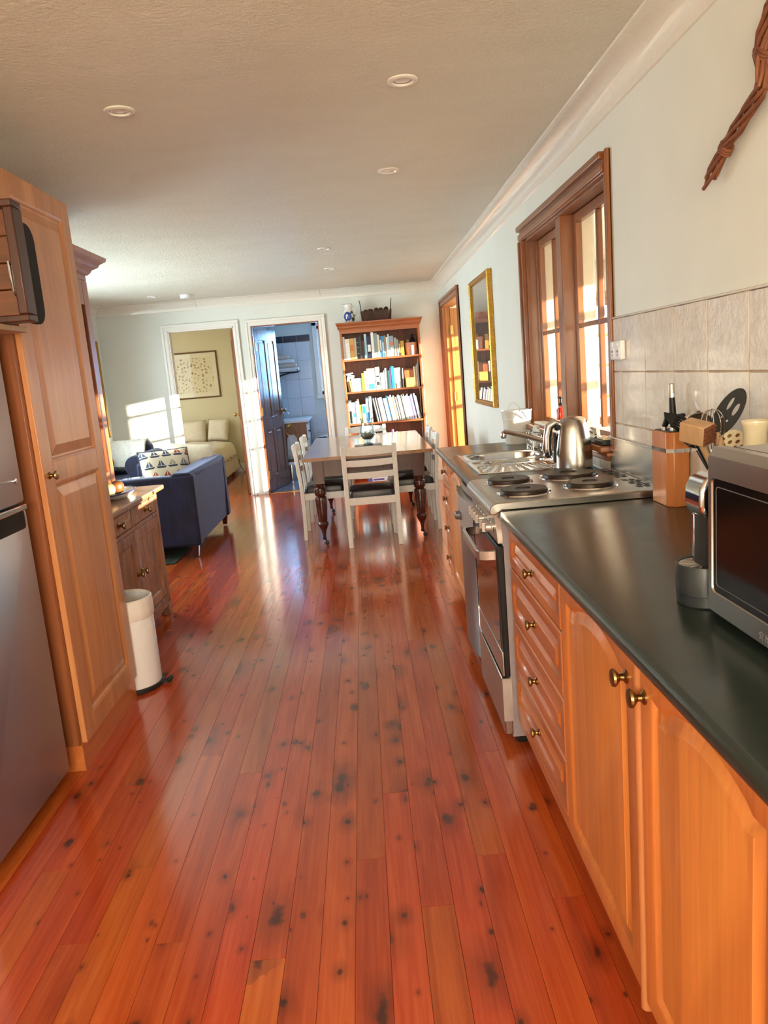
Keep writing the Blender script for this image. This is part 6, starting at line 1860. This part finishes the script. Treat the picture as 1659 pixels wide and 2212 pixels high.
o = thing('twig_basket', 'dark twig basket with tall loop handles on top of the bookcase', 'basket', (0.235, 9.155, 1.9465))
m = MB()
rt = random.Random(3)
per = rrect(-0.165, 0.165, -0.075, 0.075, 0.04, 6)
P_ = []
L_ = 0
for i in range(len(per)):
    a, b = Vector(per[i]), Vector(per[(i + 1) % len(per)])
    n_ = max(1, int((b - a).length / 0.0085))
    P_ += [a.lerp(b, k / n_) for k in range(n_)]
for p in P_:
    h = rt.uniform(0.108, 0.128)
    k = 1.06
    m.tube([(p.x, p.y, 0.001), (p.x * k + rt.uniform(-.004, .004), p.y * k + rt.uniform(-.003, .003), h)], rt.uniform(0.0032, 0.0048), 5)
tw__ = build('twig_wall', m, wood('dark_twig', lin(104, 70, 50), lin(52, 34, 26), 'z', 80, 0.7, 0.0, rnd=0.1), o, world=False)
tw__['kind'] = 'stuff'
build('basket_floor', MB().prism(per, 'z', 0.0, 0.008), MATS['dark_twig'], o, world=False)
for s in (-1, 1):
    pts = [(s * (0.172 + 0.014 * math.sin(PI * i / 14)), -0.035 + 0.07 * i / 14, 0.11 + 0.135 * math.sin(PI * i / 14) ** 0.55) for i in range(15)]
    build('loop_handle', MB().tube(pts, 0.0042, 6), M_BLACK, o, world=False, smooth=True)
pc0 = None
spots = [(-0.12, -0.03, 0.105), (-0.06, 0.02, 0.113), (-0.065, -0.042, 0.110), (0.0, -0.030, 0.120), (0.01, 0.035, 0.116), (0.06, -0.012, 0.118), (0.062, -0.05, 0.098), (0.115, -0.020, 0.122), (0.12, 0.035, 0.108), (-0.125, 0.035, 0.103)]
for i, (x, y, z) in enumerate(spots):
    if pc0 is None:
        q = MB()
        for k in range(7):
            zz = -0.022 + k * 0.0075
            r = 0.023 * math.sin(PI * (k + 1.2) / 8.6)
            for j in range(8):
                a = 2 * PI * (j + 0.5 * (k % 2)) / 8
                ca, sa = math.cos(a), math.sin(a)
                q.add([(r * 0.4 * ca, r * 0.4 * sa, zz - 0.004), (r * 1.15 * ca - 0.006 * sa, r * 1.15 * sa + 0.006 * ca, zz + 0.004), (r * 1.15 * ca + 0.006 * sa, r * 1.15 * sa - 0.006 * ca, zz + 0.004), (r * 0.4 * ca, r * 0.4 * sa, zz + 0.005)], [(0, 2, 1), (3, 1, 2), (0, 1, 3), (0, 3, 2)])
        q.lathe([(0.004, -0.026), (0.014, -0.012), (0.015, 0.005), (0.006, 0.026)], (0, 0, 0), 'z', 8)
        pc0 = build('pine_cone', q, MATS['dark_twig'], None, world=False)
        pc0['label'] = 'brown pine cone heaped in the twig basket on the bookcase'
        pc0['category'] = 'pine cone'
        pc0['group'] = 'pine cones in the twig basket'
        c_ = pc0
    else:
        c_ = pc0.copy()
        COL.objects.link(c_)
    c_.location = (0.235 + x, 9.155 + y, 1.9465 + z)
    c_.rotation_euler = (rt.uniform(-1, 1), rt.uniform(-1, 1), rt.uniform(0, 3))
    c_.scale = (1.12,) * 3

# ------------------------------------------------------------------ bedroom
be = thing('bed', 'double bed made up with a cream duvet in the bedroom', 'bed', (-2.7, 11.2, 0))
rbox('base', -3.42, -2.09, 10.35, 12.0, 0.14, 0.30, M_DRES, be, 0.01)
for x, y in ((-2.13, 10.4), (-2.13, 11.96), (-3.38, 10.4), (-3.38, 11.96)):
    build('leg', MB().lathe([(0.022, 0.0), (0.03, 0.14)], (x, y, 0), 'z', 12), M_DRES, be)
rbox('mattress', -3.43, -2.08, 10.34, 12.01, 0.30, 0.47, M_LINEN, be, 0.04)
def drape(y, t):
    w = 0.014 * math.sin(y * 23) + 0.010 * math.sin(y * 51 + 1)
    q = [(-3.44, 0.30), (-3.45, 0.46)] + [(-3.40 + 1.30 * i / 12, 0.500 + 0.045 * math.sin(PI * i / 12) + 0.008 * math.sin(i * 2.1 + y * 9)) for i in range(13)]
    q += [(-2.055, 0.478), (-2.028 + w * 0.4, 0.43), (-2.012 + w, 0.36), (-2.000 + w * 1.4, 0.30 + 0.012 * math.sin(y * 17))]
    return q
m = MB()
ys_ = [10.32 + 1.45 * i / 40 for i in range(41)]
L1 = [[(a, y, b) for a, b in drape(y, 0)] for y in ys_]
m.loft(L1, False, False, False)
du = build('duvet', m, M_DUVET, be, smooth=True)
s_ = du.modifiers.new('solid', 'SOLIDIFY')
s_.thickness = 0.03
s_.offset = -1
m = MB()
m.loft([[(-2.050 + 0.008 * math.sin(y * 40), y, 0.32), (-2.040 + 0.012 * math.sin(y * 40), y, 0.06)] for y in [10.33 + 1.66 * i / 80 for i in range(81)]], False, False, False)
sk_ = build('valance', m, M_LINEN, be, smooth=True)
cushion('bed_pillow', 'cream pillow propped at the bed head, the larger one in view', (-2.73, 11.865, 0.685), (math.radians(-24), 0, 0), 0.56, 0.36, 0.16, M_LINEN)
cushion('bed_pillow', 'cream pillow at the bed head beside the wall end, partly turned', (-2.265, 11.885, 0.685), (math.radians(-22), 0.04, math.radians(-10)), 0.34, 0.36, 0.15, M_LINEN)
o = tag(build('floor_socket_cord', MB().tube([(-2.02, 11.98, 0.20), (-2.00, 11.93, 0.10), (-1.94, 11.90, 0.006), (-1.80, 11.94, 0.005), (-1.62, 11.90, 0.005)], 0.005, 6), M_BLACK, None, smooth=True, loc=(-1.9, 11.9, 0.005)), 'black flex running along the bedroom floor from the bed', 'cord')

# ------------------------------------------------------------------ bathroom
va = thing('vanity', 'timber vanity unit with white drawers and a basin top in the bathroom', 'vanity', (-1.05, 11.0, 0.001))
rbox('cabinet', -1.318, -0.815, 10.60, 11.45, 0.06, 0.765, M_OAK, va, 0.003)
build('plinth', MB().box(-1.318, -0.85, 10.62, 11.45, 0.001, 0.06), M_DKGREY, va)
for k in range(3):
    z0 = 0.10 + k * 0.215
    d = build('drawer', MB().box(-0.816, -0.797, 10.62, 11.0, z0, z0 + 0.205), M_WHITE, va, bevel=0.003)
    build('knob', MB().lathe([(0.006, -0.797), (0.006, -0.785), (0.016, -0.780), (0.014, -0.768)], (0, 10.68, z0 + 0.11), 'x', 14), M_BLACK, d, smooth=True)
build('basin_top', MB().box(-1.318, -0.772, 10.575, 11.46, 0.766, 0.806), M_WHITE, va, bevel=0.01, seg=3)
tpb = thing('basin_tap', 'small chrome swan-neck tap on the bathroom vanity', 'tap', (-1.14, 10.80, 0.806))
build('spout', MB().tube([(0, 0, 0.0), (0, 0, 0.085), (0.015, -0.004, 0.112), (0.045, -0.01, 0.118), (0.075, -0.015, 0.100), (0.085, -0.016, 0.080)], 0.009, 10), M_CHROME, tpb, world=False, smooth=True)
build('tap_base', MB().lathe([(0.024, 0.0), (0.022, 0.012), (0.012, 0.02)], (0, 0, 0), 'z', 16), M_CHROME, tpb, world=False, smooth=True)
tr = thing('towel_ring', 'brass towel ring on the end of the bathroom vanity', 'towel ring', (-1.055, 10.598, 0.735))
build('rosette', MB().lathe([(0.032, 0.0), (0.032, -0.006), (0.022, -0.010), (0.014, -0.016), (0.010, -0.030)], (0, 0, 0), 'y', 20), M_BRASSL, tr, world=False, smooth=True)
build('ring', MB().tube([(0.03 + 0.070 * math.cos(2 * PI * i / 30), -0.026, -0.070 + 0.070 * math.sin(2 * PI * i / 30)) for i in range(30)], 0.004, 8, True), M_BRASSL, tr, world=False, smooth=True)
m = MB()
nT = 14
def tow(v): return [(-0.062 - 0.020 * min(v, 1) + (0.124 + 0.052 * min(v, 1)) * i / nT, -0.006 * math.cos(i * 1.5) * (1 - 0.4 * v)) for i in range(nT + 1)]
for s, off in ((1, -0.034), (-1, -0.018)):
    m.loft([[(0.025 + a * (0.5 if v == 0 else 1), off + b * s, 0.0 - 0.335 * v) for a, b in tow(v)] for v in (0.0, 0.15, 0.5, 1.0)], False, False, False)
tw2 = build('hand_towel', m, plain('white_towel', lin(226, 224, 222), 0.95, bump=0.4, bscale=300), None, smooth=True, world=False, loc=(-1.050, 10.598, 0.610))
q_ = tw2.modifiers.new('solid', 'SOLIDIFY')
q_.thickness = 0.006
tag(tw2, 'white hand towel hanging from the brass ring in the bathroom', 'towel')
bb = thing('bathroom_bin', 'small steel pedal bin beside the bathroom vanity', 'bin', (-1.055, 10.44, 0.001))
build('drum', MB().lathe([(0.070, 0.0), (0.072, 0.01), (0.072, 0.215)], (0, 0, 0), 'z', 28), M_STEELZ, bb, world=False, smooth=True)
build('lid', MB().lathe([(0.074, 0.215), (0.074, 0.228), (0.060, 0.245), (0.020, 0.252), (0.002, 0.253)], (0, 0, 0), 'z', 28), M_WHITE, bb, world=False, smooth=True)
build('pedal', MB().box(0.05, 0.10, -0.014, 0.014, 0.006, 0.016), M_BLACK, bb, world=False)
rk = thing('towel_rack', 'dark scrolled iron towel rack on the bathroom wall', 'rack', (-1.20, 11.3, 1.45))
m = MB()
for y in (11.16, 11.47):
    m.tube([(-1.318, y, 1.50), (-1.29, y, 1.545), (-1.22, y, 1.575), (-1.10, y, 1.600), (-0.985, y, 1.605), (-0.955, y, 1.618), (-0.955, y, 1.635), (-0.972, y, 1.640)], 0.006, 8)
    m.tube([(-1.318, y, 1.612), (-0.965, y, 1.612)], 0.005, 8)
for k in range(5):
    x = -1.29 + k * 0.08
    m.tube([(x, 11.15, 1.612), (x, 11.48, 1.612)], 0.004, 6)
m.tube([(-0.965, 11.15, 1.612), (-0.965, 11.49, 1.612)], 0.005, 8)
m.move((0.06, 0, -0.15))
build('iron_frame', m, M_BLACK, rk, smooth=True)
M_TOW = plain('folded_towel', lin(206, 190, 174), 0.95, bump=0.5, bscale=250)
M_TOW2 = plain('folded_white_towel', lin(226, 224, 222), 0.95, bump=0.5, bscale=250)
zz = 1.468
for k, (lab, mt, x1) in enumerate((('white folded towel at the bottom of the bathroom rack stack', M_TOW2, -0.890), ('beige folded towel second in the bathroom rack stack', M_TOW, -0.915), ('white folded towel third in the bathroom rack stack', M_TOW2, -0.950), ('beige folded towel on top of the bathroom rack stack', M_TOW, -1.000))):
    h = 0.060
    t_ = build('folded_towel', MB().box(-1.312, x1, 11.17, 11.46, zz, zz + h - 0.001), mt, None, bevel=0.022, seg=4, loc=(-1.15, 11.31, zz))
    tag(t_, lab, 'towel', 'folded towels on the bathroom rack')
    zz += h
bt = thing('bathtub', 'white bathtub edge at the far right of the bathroom', 'bathtub', (-0.25, 11.1, 0.001))
o_ = [(x, y) for x, y in rrect(-0.70, 0.17, 10.75, 11.49, 0.03, 4)]
i_ = ring_to_rect(o_, -0.62, 0.10, 10.82, 11.43, 0, 0)
build('tub', MB().loft([[(a, b, 0.002) for a, b in o_], [(a, b, 0.505) for a, b in o_], [(a, b, 0.512) for a, b in i_], [(-0.26 + (a + 0.26) * 0.85, 11.125 + (b - 11.125) * 0.85, 0.16) for a, b in i_]], True, True), M_WHITE, bt, bevel=0.006)
hb_ = thing('bath_brush', 'black bath brush lying on the bathtub edge', 'brush', (-0.61, 10.80, 0.513))
build('handle', MB().tube([(-0.07, 0.0, 0.008), (-0.03, -0.004, 0.012), (0.0, 0, 0.010), (0.05, 0.004, 0.009)], [0.006, 0.007, 0.008, 0.012], 8), M_BLACK, hb_, world=False, smooth=True)
build('bristles', MB().box(0.02, 0.07, -0.012, 0.016, -0.0, 0.006), M_BLACK, hb_, world=False)['kind'] = 'stuff'

# ------------------------------------------------------------------ ceiling fittings
def downlight(label, x, y, ringm=None):
    d = thing('downlight', label, 'downlight', (x, y, ZC), 0, 'recessed ceiling downlights')
    build('trim_ring', MB().lathe([(0.054, 0.0), (0.054, -0.004), (0.047, -0.008), (0.038, -0.007), (0.035, 0.0)], (0, 0, 0), 'z', 36, False), ringm or M_TRIMW, d, world=False, smooth=True)
    build('reflector', MB().lathe([(0.0355, -0.001), (0.030, -0.0025), (0.026, -0.0015)], (0, 0, 0), 'z', 32, False), M_LAMP, d, world=False, smooth=True)
    build('lens', MB().lathe([(0.0262, -0.0012), (0.012, -0.0042), (0.002, -0.005)], (0, 0, 0), 'z', 28, False), M_WHITE, d, world=False, smooth=True)
downlight('recessed ceiling downlight above the near worktop, largest in view', 0.231, 2.881)
downlight('recessed ceiling downlight above the sink, second of the kitchen row', 0.225, 4.086)
downlight('recessed ceiling downlight over the near end of the dining table', -0.207, 6.336)
downlight('recessed ceiling downlight over the far end of the dining table', -0.21, 7.513)
downlight('recessed ceiling downlight over the armchair corner beside the smoke alarm', -2.178, 8.598)
downlight('recessed ceiling downlight in front of the pantry on the fridge side', -0.778, 2.963, M_WALL)
sd = thing('smoke_alarm', 'round white smoke alarm on the ceiling near the bedroom door', 'smoke alarm', (-1.836, 8.677, ZC))
build('body', MB().lathe([(0.058, 0.0), (0.058, -0.028), (0.052, -0.036), (0.020, -0.038), (0.002, -0.038)], (0, 0, 0), 'z', 32), M_WHITE, sd, world=False, smooth=True)
build('base_ring', MB().lathe([(0.062, 0.0), (0.062, -0.006), (0.057, -0.007)], (0, 0, 0), 'z', 32, False), M_TRIMW, sd, world=False, smooth=True)
